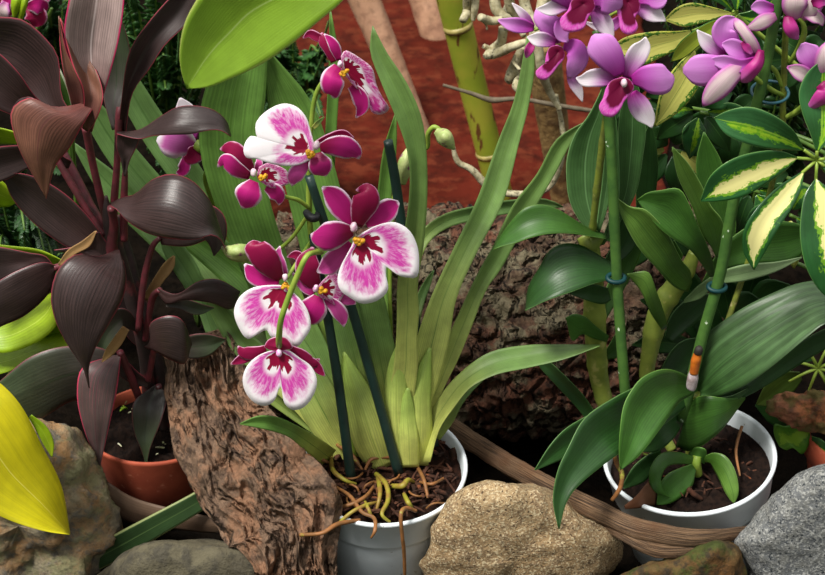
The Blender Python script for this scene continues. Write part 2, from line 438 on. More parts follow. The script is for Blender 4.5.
G_PALEU = leafmat('leaf_underside', (130, 160, 104), (150, 176, 128), .1, .9, mid=(90, 120, 70), midw=.02, veins=9, vs=.25, rough=.4, trans=.1)
G_SCH = leafmat('umbrella_leaf_cream', (36, 84, 34), (48, 104, 50), .1, .8, edge=(96, 140, 70), edgew=.008, veins=3, vs=.12, rough=.26, trans=.1, spec=.6, patch=((228, 220, 146), .2, (112, 160, 36), .1))
G_SCHG = leafmat('umbrella_leaf_green', (44, 94, 40), (66, 122, 70), .1, .8, edge=(110, 150, 84), edgew=.008, mid=(150, 190, 60), midw=.03, veins=4, vs=.12, rough=.24, trans=.1, spec=.6, patch=((140, 180, 40), .07, (100, 156, 34), .1))
G_SCHY = leafmat('umbrella_leaf_yellow', (204, 208, 84), (196, 200, 96), .1, .8, mid=(130, 150, 60), midw=.014, veins=4, vs=.1, rough=.36, trans=.2, patch=((212, 210, 112), .4, (70, 118, 36)))
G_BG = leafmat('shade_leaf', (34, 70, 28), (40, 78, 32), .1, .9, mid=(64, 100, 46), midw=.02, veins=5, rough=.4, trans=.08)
G_FERN = leafmat('fern_leaf', (38, 82, 30), (60, 110, 44), .1, .9, mid=(40, 80, 30), midw=.02, veins=3, rough=.5, trans=.15)
M_BLADE = leafmat('fallen_blade', (54, 82, 44), (66, 94, 54), .2, .8, edge=(140, 150, 96), edgew=.05, mid=(90, 116, 66), midw=.03, veins=7, vs=.3, rough=.45, trans=.05)

P_MAG = petalmat('petal_magenta', (204, 36, 136), (176, 20, 104), rimw=.055, tipw=.06, streak=.3)
P_DARK = petalmat('petal_crimson', (158, 22, 78), (138, 14, 60), rim=(232, 170, 206), rimw=.03, tipw=.045, streak=.3)
P_PINK = petalmat('petal_pink', (216, 84, 168), (178, 24, 110), rimw=.06, tipw=.07, streak=.3, deepto=.4)
P_MIX = petalmat('petal_two_tone', (206, 40, 140), (136, 14, 62), rimw=.045, tipw=.06, streak=.25, deepto=.75)
D_PINK = petalmat('dendrobium_petal', (208, 100, 206), (180, 40, 158), rim=None, streak=.45, deepto=.35, tipcol=(226, 150, 228), tip0=.55)
D_WHITE = petalmat('dendrobium_sepal', (206, 120, 202), (168, 30, 140), rim=None, streak=.15, deepto=.3, tipcol=(246, 236, 244), tip0=.5)
D_CREAM = petalmat('dendrobium_back', (236, 214, 216), (206, 120, 180), rim=(206, 110, 190), rimw=.12, tipw=.1, streak=.35, deepto=.4)
D_DEEP = petalmat('dendrobium_deep', (196, 60, 150), (150, 16, 96), rim=None, streak=.3, tipcol=(214, 110, 190), tip0=.8)
L_DEN = lipmat('dendrobium_lip', mid=(226, 80, 194), pale=(236, 130, 214), white=(240, 140, 216), mask=(112, 2, 54), r0=.95, fr=.05, nf=3, w0=.9, w1=1.2, front=-1.95)
L_A = lipmat('lip_a', r0=.32, fr=.13, nf=11, w0=.66, w1=.94)
L_UP = lipmat('lip_white_side', r0=.30, fr=.13, nf=11, w0=.74, w1=1.0, wside=3.0)
L_DARKB = lipmat('lip_big_mask', mid=(214, 56, 156), r0=.5, fr=.2, nf=11, w0=.85, w1=1.15)
M_YEL = solid('crest_yellow', (238, 190, 40), .5, (214, 140, 20), 300, trans=.1, c3=(150, 40, 20), sc3=500, lo3=.6, hi3=.66)
M_COLW = solid('column_white', (240, 226, 228), .45, (220, 170, 196), 200, trans=.1)
M_COLP = solid('column_pink', (222, 130, 196), .45, (246, 226, 240), 250)
M_STEMG = solid('stem_green', (146, 168, 66), .45, (120, 148, 52), 60, trans=.0)
M_STEMD = solid('stem_dark_green', (92, 124, 48), .45, (74, 104, 40), 60)
M_SPIKE = solid('spike_olive', (124, 134, 50), .45, (98, 104, 48), 90, c3=(170, 160, 110), sc3=60, lo3=.62, hi3=.7)
M_BUD = solid('bud', (182, 192, 128), .5, (150, 170, 96), 90, c3=(130, 70, 100), sc3=110, lo3=.55, hi3=.68)
M_STEMR = solid('cordyline_stem', (112, 44, 54), .45, (84, 40, 44), 70, c3=(66, 34, 36), sc3=30)
M_STEMK = solid('cordyline_trunk', (58, 40, 40), .6, (42, 32, 30), 60, c3=(92, 40, 42), sc3=40)
M_CANE = solid('cane', (138, 150, 62), .45, (112, 128, 52), 40, c3=(168, 166, 92), sc3=70, lo3=.58, hi3=.7)
M_STAKE = solid('stake_dark', (28, 54, 48), .45, (22, 44, 40), 60)
M_STAKEG = solid('stake_green', (74, 110, 46), .48, (58, 94, 40), 70, c3=(200, 214, 190), sc3=120, lo3=.68, hi3=.70)
M_TIE = solid('tie_teal', (10, 58, 60), .5, (8, 44, 48), 50, spec=.3)
M_TIER = solid('tie_ring', (36, 84, 96), .45, (28, 70, 82), 50)
M_CLIP = solid('clip_black', (24, 26, 30), .5)
M_ROOT = solid('root_tan', (150, 98, 54), .6, (116, 78, 40), 80, c3=(150, 150, 50), sc3=50, lo3=.62, hi3=.72)
M_ROOTG = solid('root_green', (150, 146, 44), .55, (136, 104, 46), 60)
M_AER = solid('aerial_root', (196, 188, 156), .8, (156, 146, 112), 120, c3=(96, 90, 70), sc3=160, lo3=.58, hi3=.68, bump=.4)
M_POTW = solid('white_plastic', (234, 240, 244), .42, (218, 226, 230), 18, bump=.06, c3=(160, 160, 146), sc3=150, lo3=.66, hi3=.76)
M_TERR = solid('terracotta', (176, 82, 54), .75, (156, 68, 44), 26, bump=.12, c3=(196, 120, 92), sc3=90, lo3=.62, hi3=.75)
M_SOIL = solid('potting_soil', (36, 25, 20), .95, (20, 14, 12), 160, bump=1., spec=.1)
M_SOILW = solid('fern_mix', (48, 28, 20), .95, (22, 15, 12), 160, bump=1., spec=.1)
M_CHIP = solid('bark_chips', (84, 52, 38), .9, (44, 29, 22), 70, bump=.6, c3=(128, 72, 44), sc3=60, lo3=.62, hi3=.74, spec=.2)
M_PERL = solid('perlite', (206, 204, 180), .85, (150, 150, 100), 60)

def stonemat(name, c1, c2, c3, sc=60, speck=None, spsc=500, moss=None, big=10., rough=.85, bump=.8, spec=.2, plates=0):
    n = NT(name); P = n.obj()
    a = n.noise(P, big, 6, .6, .5); b = n.noise(P, sc, 8, .7); g = n.noise(P, spsc, 3, .6)
    col = n.mix(n.sm(a, .38, .62), lin(c1), lin(c2))
    col = n.mix(n.sm(b, .45, .62), col, lin(c3))
    if speck:
        col = n.mix(n.sm(g, .52, .6), col, lin(speck[0])); col = n.mix(n.sm(n.noise(P, spsc * .8, 2), .4, .34), col, lin(speck[1]))
    if moss: col = n.mix(n.math('MULTIPLY', n.sm(n.noise(P, 26, 6, .65), .48, .6), .85), col, lin(moss))
    dk = n.sm(n.noise(P, sc * 2.2, 6, .7), .28, .55, .62, 1.05)
    col = n.mix(1., col, n.vec(dk, dk, dk), 'MULTIPLY')
    h = n.math('ADD', n.math('MULTIPLY', b, 1.), n.math('MULTIPLY', g, .35))
    if plates:
        pv = n.noise(P, 40, 3)
        q = n.vor(n.mix(.03, P, n.vec(pv, n.noise(P, 37, 3), pv)), plates, 'DISTANCE_TO_EDGE')
        h = n.math('ADD', n.math('MULTIPLY', h, .6), n.sm(q, 0., .22, 0., 2.2))
    return n.done(col, rough, n.bump(h, bump, .005 if not plates else .008), 0., spec)
S_GREY = stonemat('stone_weathered', (140, 130, 108), (158, 122, 84), (110, 104, 94), 60, None, 300, (128, 126, 92), 14.)
S_FLAT = stonemat('stone_flat', (98, 92, 74), (84, 78, 64), (74, 70, 60), 50, None, 300)
S_TAN = stonemat('stone_tan', (170, 144, 108), (150, 124, 90), (130, 108, 82), 70, ((196, 178, 144), (90, 72, 54)), 420)
S_GRAN = stonemat('stone_granite', (116, 118, 118), (100, 102, 104), (128, 128, 124), 80, ((160, 160, 156), (54, 58, 62)), 380)
S_MOSS = stonemat('stone_mossy', (84, 74, 46), (100, 70, 40), (56, 48, 36), 60, None, 300, (66, 76, 34))
B_BARK = stonemat('bark_slab', (122, 98, 80), (104, 84, 68), (78, 62, 52), 90, None, 260, (140, 104, 80), 26., .9, .75, plates=18)
B_BARKO = stonemat('bark_orange', (196, 124, 82), (168, 112, 86), (126, 90, 72), 60, None, 260, (110, 104, 60), 20., .9, 1.)
B_LOG = stonemat('log_bark', (106, 68, 52), (90, 74, 58), (64, 46, 38), 80, None, 240, (118, 110, 88), 13., .9, 1., plates=34)
W_OLD = stonemat('driftwood', (128, 100, 74), (108, 80, 56), (84, 60, 42), 60, None, 200, None, 14., .7, .6)
def grain():
    n = NT('weathered_grain'); uvv, u, v = n.uv(); P = n.obj()
    a = n.noise(n.vec(n.math('MULTIPLY', u, 26.), n.math('MULTIPLY', v, 5.)), 1.6, 6, .7); b = n.noise(P, 22, 5)
    col = n.mix(n.sm(a, .36, .64), lin((58, 43, 32)), lin((130, 102, 76)))
    col = n.mix(n.sm(b, .45, .7), col, lin((96, 66, 44)))
    return n.done(col, .6, n.bump(a, .7, .004), 0., .3)
W_STRIP = grain()
W_POST = stonemat('post_wood', (188, 146, 118), (172, 132, 104), (160, 120, 96), 30, None, 160, None, 12., .75, .3)
W_POST2 = stonemat('post_bark', (150, 124, 80), (130, 106, 66), (104, 82, 54), 40, None, 160, None, 12., .8, .6)
M_FLOOR = stonemat('red_floor', (84, 29, 18), (72, 24, 14), (62, 22, 14), 14, None, 120, (94, 42, 26), 5., .9, .25, .05)  # reds darkened so the colour itself holds the shade of things above
M_GROUND = stonemat('dark_earth', (24, 19, 15), (18, 15, 12), (14, 12, 10), 40, None, 160, None, 8., .98, 1., 0.)
def bamboomat():
    n = NT('bamboo'); P = n.obj(); uvv, u, v = n.uv()
    a = n.noise(P, 20, 4)
    col = n.mix(n.sm(a, .35, .65), lin((144, 160, 48)), lin((166, 166, 58)))
    col = n.mix(n.sm(n.noise(n.scale(P, (60, 60, 14)), 1.2, 4), .62, .68), col, lin((104, 66, 36)))
    col = n.mix(n.sm(v, .7, 1.), col, lin((118, 152, 40)))
    return n.done(col, .38, n.bump(a, .1, .002), 0., .5)
M_BAMB = bamboomat()
M_NODE = solid('bamboo_node', (176, 160, 96), .5, (140, 128, 70), 60)

# ------------------------------------------------------------------ light
w = bpy.data.worlds.new('overcast'); SC.world = w; w.use_nodes = True
nt = w.node_tree; nt.nodes.clear()
wo = nt.nodes.new('ShaderNodeOutputWorld'); bg = nt.nodes.new('ShaderNodeBackground'); tc = nt.nodes.new('ShaderNodeTexCoord')
sp = nt.nodes.new('ShaderNodeSeparateXYZ'); rp = nt.nodes.new('ShaderNodeValToRGB')
nt.links.new(tc.outputs['Generated'], sp.inputs[0]); nt.links.new(sp.outputs[2], rp.inputs[0])
rp.color_ramp.elements[0].position = 0.; rp.color_ramp.elements[0].color = (.10, .12, .08, 1)
rp.color_ramp.elements[1].position = .75; rp.color_ramp.elements[1].color = (1, 1, 1, 1)
nt.links.new(rp.outputs[0], bg.inputs[0]); bg.inputs[1].default_value = WORLD
nt.links.new(bg.outputs[0], wo.inputs[0])
sd = bpy.data.lights.new('sun', 'SUN'); so = bpy.data.objects.new('sun', sd); COL.objects.link(so)
sd.energy = SUN; sd.angle = math.radians(14); sd.color = (1, .97, .9)
so.rotation_euler = Vector((.42, .38, -1)).to_track_quat('-Z', 'Y').to_euler()
SC.view_settings.view_transform = 'Standard'; SC.view_settings.look = 'None'; SC.view_settings.gamma = 1; SC.view_settings.use_curve_mapping = False
SC.view_settings.exposure = EXPO

# ------------------------------------------------------------------ setting
def struct(o): o['kind'] = 'structure'; return o
V = []; nx, ny = 120, 120
for j in range(ny + 1):
    for i in range(nx + 1):
        x = -1.3 + 2.6 * i / nx; y = -.35 + 2.75 * j / ny
        V.append((x, y, mnoise.fractal(Vector((x * 12, y * 12, 0)), .9, 2, 4) * .010 - .014))
struct(mesh('ground', V, [(j*(nx+1)+i, j*(nx+1)+i+1, (j+1)*(nx+1)+i+1, (j+1)*(nx+1)+i) for j in range(ny) for i in range(nx)], M_GROUND))
# the red earth terrace behind the log, with a ragged left end
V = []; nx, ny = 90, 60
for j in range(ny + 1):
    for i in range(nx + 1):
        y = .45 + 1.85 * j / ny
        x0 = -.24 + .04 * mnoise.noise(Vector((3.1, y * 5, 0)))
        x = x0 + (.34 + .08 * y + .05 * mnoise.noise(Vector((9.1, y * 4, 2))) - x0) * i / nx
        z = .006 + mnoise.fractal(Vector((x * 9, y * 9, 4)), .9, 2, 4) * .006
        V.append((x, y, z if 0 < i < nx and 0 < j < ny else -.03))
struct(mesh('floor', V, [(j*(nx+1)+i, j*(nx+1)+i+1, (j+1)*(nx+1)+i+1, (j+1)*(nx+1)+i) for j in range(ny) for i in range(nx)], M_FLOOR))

# ------------------------------------------------------------------ log behind the pots
def make_log():
    V = []; U = []; n, seg = 230, 170
    for i in range(n + 1):
        x = -.17 + .53 * i / n
        for k in range(seg):
            th = 2 * math.pi * k / seg
            d = Vector((0, math.cos(th), math.sin(th)))
            r = .137 + .005 * math.sin(x * 9)
            q = Vector((x, .262 + d.y * r, .135 + d.z * r))
            dist, _ = mnoise.voronoi(Vector((q.x * 22, q.y * 34, q.z * 34)) + Vector((0, mnoise.noise(q * 30) * .6, mnoise.noise(q * 26) * .6)))
            crack = min(1., (dist[1] - dist[0]) * 2.6)
            r += mnoise.fractal(q * 9, .9, 2, 4) * .010 + (crack - 1) * .013 + mnoise.fractal(q * 70, .8, 2, 5) * .007
            e = min(i, n - i) / 4.
            r *= min(1., .25 + .75 * e) if e < 1 else 1
            V.append(Vector((x, .262 + d.y * r, .135 + d.z * r)))
    Fc = [(i*seg+k, i*seg+(k+1) % seg, (i+1)*seg+(k+1) % seg, (i+1)*seg+k) for i in range(n) for k in range(seg)]
    Fc += [tuple(range(seg))[::-1], tuple(n*seg+k for k in range(seg))]
    return mesh('log', V, Fc, B_LOG)
tag(make_log(), 'thick brown log with cracked lichen-spotted bark lying behind both white pots', 'log')

# posts standing on the red floor
def post(name, P, mat, label, **kw): return tag(tube(name, P, mat, None, rough=.03, n=24, seg=20, **kw), label, 'post')
b1 = atz(424, 142, .0); b2 = atz(440, 44, .0)
def post3(name, bx, by, tx, ty, tz, w0, w1, mat, label):
    b = atz(bx, by, -.01); d = ray(tx, ty); s = (b.y + tz - CAM.y) / d.y; t = CAM + d * s
    P = [b + (t - b) * (i / 6) for i in range(7)]
    s0 = (b.y - CAM.y) / ray(bx, by).y
    o = tube3(name, P, [w0 / 2 * s0, w1 / 2 * s0], mat, None, seg=22, n=30, rough=.03)
    return tag(o, label, 'post', 'wooden posts')
post3('wooden_post', 424, 142, 352, -30, .06, 21, 33, W_POST, 'pale tan wooden post leaning behind the tall curved orchid leaf')
post3('wooden_post', 437, 44, 413, -40, .05, 27, 33, W_POST, 'short pale post end between the long leaning post and the bamboo')
post3('wooden_post', 566, 215, 541, 40, -.06, 24, 34, W_POST2, 'brown bark-covered post under the hanging roots and pink flowers')
# bamboo
bt = thing('bamboo_pole', 'green and yellow bamboo pole with brown scars standing on red floor', 'bamboo pole', atz(498, 205, 0))
def bam(px, py, Y): return at(px, py, Y)
BP = [at(500, 196, .80), at(489, 150, .79), at(470, 75, .78), at(447, -20, .76), at(437, -60, .75)]
sB = pxm(470, 75, .78)
tube3('culm', BP, [13.5 * sB, 13.8 * sB, 14.2 * sB, 15 * sB, 15.5 * sB], M_BAMB, bt, seg=24, n=80)
for (px, py, Y, w) in ((458, 26, .767, 30), (489.5, 152, .79, 28)):
    s = pxm(px, py, Y); d = (BP[0] - BP[3]).normalized(); c = at(px, py, Y)
    P = [c + d * q * s for q in (-3, -1.2, 0, 1.2, 3)]
    tube3('node_ring', P, [w / 2 * s * .95, w / 2 * s * 1.0, w / 2 * s * 1.03, w / 2 * s * 1.0, w / 2 * s * .95], M_NODE, bt, seg=24)

# hanging grey aerial roots
ar = thing('hanging_root_cluster', 'tangle of thick grey-white aerial roots hanging beside the bamboo top', 'roots', at(530, -30, .42))
for P in ([(466, -20, 11), (468, 8, 10), (463, 20, 8)], [(476, -20, 9), (475, 6, 8), (473, 20, 5)], [(493, -25, 11), (496, 8, 11), (508, 20, 10), (517, 30, 8)],
          [(480, 17, 8), (492, 21, 9), (503, 19, 6)], [(505, -22, 11), (511, 8, 10), (518, 24, 9), (524, 36, 6)], [(503, 28, 9), (501, 42, 10), (492, 50, 10), (487, 56, 8)],
          [(488, 55, 9), (500, 52, 10), (514, 46, 9), (526, 42, 7)], [(484, 46, 5), (492, 50, 6), (500, 51, 5)], [(520, -22, 12), (526, 8, 11), (534, 30, 10), (530, 60, 9)],
          [(524, 46, 9), (517, 62, 11), (512, 75, 13), (509, 80, 10)], [(515, 55, 3), (514, 62, 4), (520, 70, 3)], [(536, 30, 9), (541, 66, 10), (548, 88, 8), (560, 110, 5)],
          [(545, -20, 12), (540, 12, 10), (529, 20, 9), (522, 24, 6)], [(556, 95, 4), (562, 125, 5), (565, 145, 4)], [(480, 19, 2), (486, 25, 2), (487, 30, 2)], [(520, 76, 7), (516, 86, 8), (520, 92, 5)],
          [(549, -18, 14), (548, 12, 13), (538, 26, 10)], [(508, 5, 7), (503, 18, 7), (508, 30, 6)]):
    Y0 = .40 + R.random() * .05
    tube('root', [(a, b, Y0 - .012 * math.sin(i * 1.4 + a), c) for i, (a, b, c) in enumerate(P)], M_AER, ar, n=24, seg=12, rough=.12, rfreq=140.)
vt = tag(tube('vine', [(443, 85, .62, 3), (470, 93, .62, 4), (492, 100, .62, 6), (520, 99, .62, 4), (560, 106, .62, 5), (600, 112, .63, 4)], solid('vine_grey', (112, 100, 82), .8, (90, 80, 62), 100), None, n=40, rough=.1), 'thin grey vine crossing behind the bamboo and bark-covered post', 'vine')
vt2 = tag(tube('vine', [(453, 147, .5, 4), (458, 162, .5, 6), (472, 170, .5, 7), (488, 186, .5, 8), (512, 194, .5, 7), (545, 190, .5, 6), (558, 172, .5, 6), (563, 150, .5, 4), (560, 120, .5, 3)], M_AER, None, n=56, rough=.1), 'pale root looping low across the red floor behind the leaning leaves', 'root')

# ------------------------------------------------------------------ stones, bark, strip
rock('stone', [(-60, 440), (8, 428), (40, 416), (68, 420), (84, 436), (97, 455), (100, 475), (112, 492), (119, 520), (118, 548), (105, 575), (90, 612), (20, 625), (-60, 620)], .0, .07, S_GREY,
     'grey-brown weathered stone in the corner under the big yellow leaf', 'stone', amp=.014, facet=.018, fr=26.)
rock('stone', [(96, 575), (120, 552), (160, 540), (215, 538), (262, 542), (300, 556), (310, 590), (300, 640), (100, 640), (80, 600)], -.06, .06, S_FLAT,
     'dull olive-grey flat stone below the terracotta pot', 'stone', amp=.006, facet=.008)
rock('stone', [(410, 565), (424, 540), (446, 508), (478, 481), (505, 476), (540, 486), (580, 508), (616, 524), (629, 540), (622, 565), (600, 600), (520, 640), (430, 620)], -.07, .06, S_TAN,
     'rough tan stone with speckled grain between the two white pots', 'stone', amp=.008, facet=.016, boxy=.58)
rock('stone', [(612, 576), (640, 562), (676, 556), (702, 545), (722, 539), (738, 548), (748, 575), (742, 610), (690, 640), (620, 620)], -.12, .05, S_MOSS,
     'brown stone with green moss below the right white pot', 'stone', amp=.008, facet=.010)
rock('stone', [(732, 540), (746, 522), (768, 499), (795, 478), (820, 463), (860, 455), (890, 500), (890, 610), (800, 640), (752, 605), (741, 566)], -.09, .07, S_GRAN,
     'grey granite stone with salt-and-pepper grain beside the right pot', 'stone', amp=.006, facet=.012, boxy=.62)

def bark_slab(name, C, Y, th, mat, label, n=190, m=110, seed=0, ridge=1.):
    """C: (px, py, width px, lean of the cross line) top->bottom"""
    K = cr(C, n); V = []
    for side in (0, 1):
        for i in range(n + 1):
            a = K[max(0, i-1)]; b = K[min(n, i+1)]; tx, ty = b[0]-a[0], b[1]-a[1]; L = math.hypot(tx, ty)
            nx, ny = -ty / L, tx / L
            for j in range(m + 1):
                u = j / m * 2 - 1
                wn = 1 + .10 * mnoise.fractal(Vector((i * .045, (u > 0) * 9. + seed, seed)), .9, 2, 4)
                px = K[i][0] + nx * K[i][2] / 2 * u * wn; py = K[i][1] + ny * K[i][2] / 2 * u * wn
                y = lerpl(Y, i / n)
                p = at(px, py, y); d = (p - CAM).normalized()
                e = math.sqrt(max(0, 1 - u * u * .96)); e2 = min(1, min(i, n - i) / 5 + .1)
                off = -th * e * e2 if side == 0 else th * .5 * e * e2
                if side == 0:
                    al = i / n * 6
                    wq = mnoise.noise(Vector((al * 1.3, u * 2, 3)))
                    g = mnoise.fractal(Vector((u * 4 + wq * .8, al * 1.7, seed + 2)), .75, 2.1, 7)
                    rg = abs(mnoise.noise(Vector((u * 2.6 + al * .3 + wq * .5, al * .5, seed + 5))))
                    dv, _p = mnoise.voronoi(Vector((u * 3.2 + wq, al * 1.1 + wq, seed)))
                    off += (g * .013 - (.10 - min(.10, rg)) * .14 - max(0, .12 - (dv[1] - dv[0])) * .07) * ridge * e
                V.append(p + d * off)
    q = (n + 1) * (m + 1); Fc = []
    for i in range(n):
        for j in range(m):
            a = i*(m+1)+j; Fc += [(a, a+1, a+m+2, a+m+1), (q+a, q+a+m+1, q+a+m+2, q+a+1)]
    for i in range(n):
        a = i*(m+1); Fc += [(a, a+m+1, q+a+m+1, q+a)]; b = a+m; Fc += [(b, q+b, q+b+m+1, b+m+1)]
    for j in range(m):
        Fc += [(j, q+j, q+j+1, j+1)]; a = n*(m+1)+j; Fc += [(a, a+1, q+a+1, q+a)]
    return tag(mesh(name, V, Fc, mat), label, 'bark')
bark_slab('bark_slab', [(196, 335, 66), (203, 362, 78), (212, 400, 92), (228, 440, 108), (254, 480, 120), (284, 520, 120), (294, 556, 90), (298, 600, 76), (302, 630, 70)],
          [.085, .045, -.015, -.07, -.105, -.125], .016, B_BARK, 'big slab of rough brown bark leaning between terracotta and white pots')
rock('bark_chunk', [(768, 401), (778, 393), (794, 391), (806, 387), (826, 391), (860, 396), (880, 420), (850, 438), (824, 437), (812, 436), (798, 430), (782, 420), (771, 410)], .035, .022, B_BARKO,
     'broken piece of orange-brown bark resting beside the right-hand terracotta pot', 'bark', amp=.012, fr=40, facet=.012, ffr=40)
ws = thing('driftwood_strip', 'long weathered brown wood strip bent around the right white pot', 'wood strip', at(560, 495, -.03))
tube('strip', [(438, 418, .055, 20), (470, 440, .04, 22), (503, 461, .02, 22), (555, 490, -.04, 22), (600, 512, -.085, 22), (640, 529, -.115, 22), (690, 538, -.125, 20), (724, 535, -.115, 15), (752, 530, -.09, 12), (775, 520, -.06, 9)], W_STRIP, ws, n=120, seg=24, rough=.08, rfreq=50., flat=.45)
tube('strip', [(440, 423, .07, 9), (505, 470, .03, 9), (560, 505, -.03, 10), (615, 530, -.10, 14), (660, 549, -.125, 20), (715, 546, -.125, 12)], W_STRIP, ws, n=120, seg=20, rough=.08, rfreq=50., flat=.45)

# fallen blades in front of the terracotta pot
tag(strip('fallen_leaf', [(80, 554), (112, 536), (150, 516), (190, 495), (222, 476), (250, 458)], [(90, 574), (126, 556), (160, 536), (200, 512), (232, 492), (260, 472)], [-.02, -.025, -.02, .0, .02], M_BLADE, None, fold=.05, thick=.002), 'fallen dark green strap leaf with pale edges below the terracotta pot', 'leaf')
tag(strip('fallen_leaf', [(108, 482), (130, 496), (170, 508), (250, 522), (300, 520)], [(100, 500), (125, 520), (170, 528), (240, 533), (300, 530)], [.01, .01, .0, .0, .0], leafmat('withered', (106, 82, 64), (122, 98, 78), .2, .8, veins=5, rough=.6, trans=.0), None, fold=-.2, thick=.003), 'withered brown leaf lying beneath the fallen green strap leaf', 'leaf')
# ================================================================== front orchid in its white pot
from mathutils import Euler
def potaxis(px, py, h, tl):
    """pot base point for a rim centre seen at (px, py) and a leaning axis"""
    c = atz(px, py, h); up = Euler((tl[0], tl[1], 0)).to_matrix() @ Vector((0, 0, h)); return Vector((c.x - up.x, c.y - up.y, 0)), up / h, pxm(px, py, c.y)
TF = (.13, .0)
pc, pu, s0 = potaxis(383.5, 465, .125, TF); PR = 84 * s0
po = thing('potted_orchid', 'magenta and white pansy orchid with long strap leaves in a white plastic pot', 'potted orchid', (pc.x, pc.y, 0), 'potted orchids')
def potprof(r, h): return [(r*.74, .0), (r*.76, .002), (r*.86, h*.58), (r*.87, h*.62), (r*.91, h*.66), (r*.93, h*.69), (r*.975, h*.95), (r*1.0, h*.965), (r*1.005, h*.985), (r*.995, h), (r*.965, h), (r*.95, h*.98), (r*.93, h*.86), (r*.90, h*.72)]
lathe('pot', potprof(PR, .127), (pc.x, pc.y, 0), M_POTW, po, tilt=TF)
soil_disc('soil', pc + pu * .111, PR * .94, M_SOILW, po, .008, tilt=TF)
chips('potting_chips', pc + pu * .114, PR * .86, 260, M_CHIP, po, 3, .0055)

def LF(P, Y, mat=G_ORC, parent=po, **kw):
    kw.setdefault('fold', .2); return spine('leaf', P, Y, mat, parent, **kw)
# back leaves first
LF([(352, 462, 26), (325, 400, 40), (296, 335, 44), (265, 265, 48), (242, 200, 54), (230, 140, 62), (236, 90, 60), (250, 40, 34), (258, 20, 1)], [.03, .06, .09, .10, .10], G_ORC2, fold=.16)
LF([(384, 468, 26), (362, 395, 40), (342, 320, 46), (325, 240, 52), (307, 165, 52), (291, 110, 44), (274, 72, 22), (264, 46, 1)], [.03, .05, .08, .10, .11], G_ORC2, fold=.16)
LF([(340, 448, 20), (312, 380, 34), (280, 320, 40), (245, 278, 38), (205, 246, 30), (160, 216, 16), (140, 204, 1)], [.03, .06, .10, .13, .14], G_ORC2, fold=.2)
LF([(332, 440, 18), (300, 396, 28), (262, 362, 28), (238, 338, 24), (216, 306, 16), (200, 282, 1)], [.02, .03, .05, .07, .08], G_ORC, fold=.25)
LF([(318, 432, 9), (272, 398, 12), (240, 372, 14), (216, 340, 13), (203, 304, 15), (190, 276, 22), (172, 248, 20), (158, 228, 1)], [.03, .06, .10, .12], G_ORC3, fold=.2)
LF([(330, 458, 20), (310, 443, 18), (292, 431, 14), (274, 424, 15), (258, 422, 12), (240, 424, 1)], [-.005, -.055, -.08, -.085], G_ORC2, fold=.2)
# upper-left strap leaves passing behind the dark cordyline
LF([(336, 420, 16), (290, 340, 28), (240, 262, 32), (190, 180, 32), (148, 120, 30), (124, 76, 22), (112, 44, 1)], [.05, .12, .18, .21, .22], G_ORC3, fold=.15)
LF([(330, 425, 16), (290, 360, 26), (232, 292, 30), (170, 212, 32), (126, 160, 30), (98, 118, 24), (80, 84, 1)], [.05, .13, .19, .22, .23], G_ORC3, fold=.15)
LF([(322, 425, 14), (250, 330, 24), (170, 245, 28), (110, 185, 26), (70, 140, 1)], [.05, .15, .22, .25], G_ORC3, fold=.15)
LF([(330, 440, 10), (318, 320, 10), (326, 220, 11), (331, 130, 11), (334, 60, 10), (330, 8, 1)], [.06, .10, .13, .14], G_ORC2, fold=.2)
LF([(392, 440, 18), (378, 330, 22), (380, 250, 18), (385, 190, 14), (390, 150, 13), (396, 112, 1)], [.04, .08, .10, .10], G_ORC2, fold=.2)
LF([(384, 466, 20), (366, 400, 28), (350, 340, 32), (338, 290, 30), (330, 240, 1)], [.012, .02, .035, .045], G_ORC, fold=.18)
LF([(352, 462, 24), (328, 420, 40), (302, 372, 38), (280, 332, 30), (266, 296, 1)], [.008, .012, .03, .05], G_ORC, fold=.18)
LF([(366, 466, 24), (346, 420, 32), (322, 370, 30), (300, 322, 28), (286, 280, 1)], [.008, .01, .03, .05], G_ORC, fold=.18)
LF([(398, 462, 24), (388, 400, 34), (376, 340, 34), (366, 290, 30), (360, 250, 1)], [.012, .02, .035, .05], G_ORC, fold=.15)
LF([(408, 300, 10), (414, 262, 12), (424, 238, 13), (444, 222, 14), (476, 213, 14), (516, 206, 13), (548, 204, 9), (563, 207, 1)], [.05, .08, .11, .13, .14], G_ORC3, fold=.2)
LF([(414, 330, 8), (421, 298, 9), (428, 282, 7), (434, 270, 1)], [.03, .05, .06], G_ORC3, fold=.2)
# tall front leaves
strip('leaf', [(424, 456), (414, 410), (418, 363), (417, 341), (419, 310), (417.5, 290), (424, 241), (427, 200), (426, 147), (421, 116), (405, 80), (387, 53), (373, 26)],
      [(392, 456), (388, 410), (394, 363), (396, 341), (397, 310), (397, 290), (403, 241), (409, 200), (409, 160), (400, 128), (381, 82), (370, 50), (372.5, 26)], [-.005, -.01, -.01, -.02, -.02, .0], G_ORC, po, fold=[.12, .15, .3, .3, .2], n=40)
strip('leaf', [(418, 463), (428, 415), (441, 373), (449, 341), (456, 300), (476, 254), (503, 202), (520, 139), (529, 104), (534, 52), (527, 36)],
      [(396, 463), (401, 415), (409, 373), (416, 341), (430, 300), (451, 254), (476, 202), (499, 139), (513, 104), (524, 52), (526.5, 36)], [-.005, .0, .02, .05, .08, .10], G_ORC, po, fold=[.1, .14, .2, .2, .1], n=40, wav=.002)
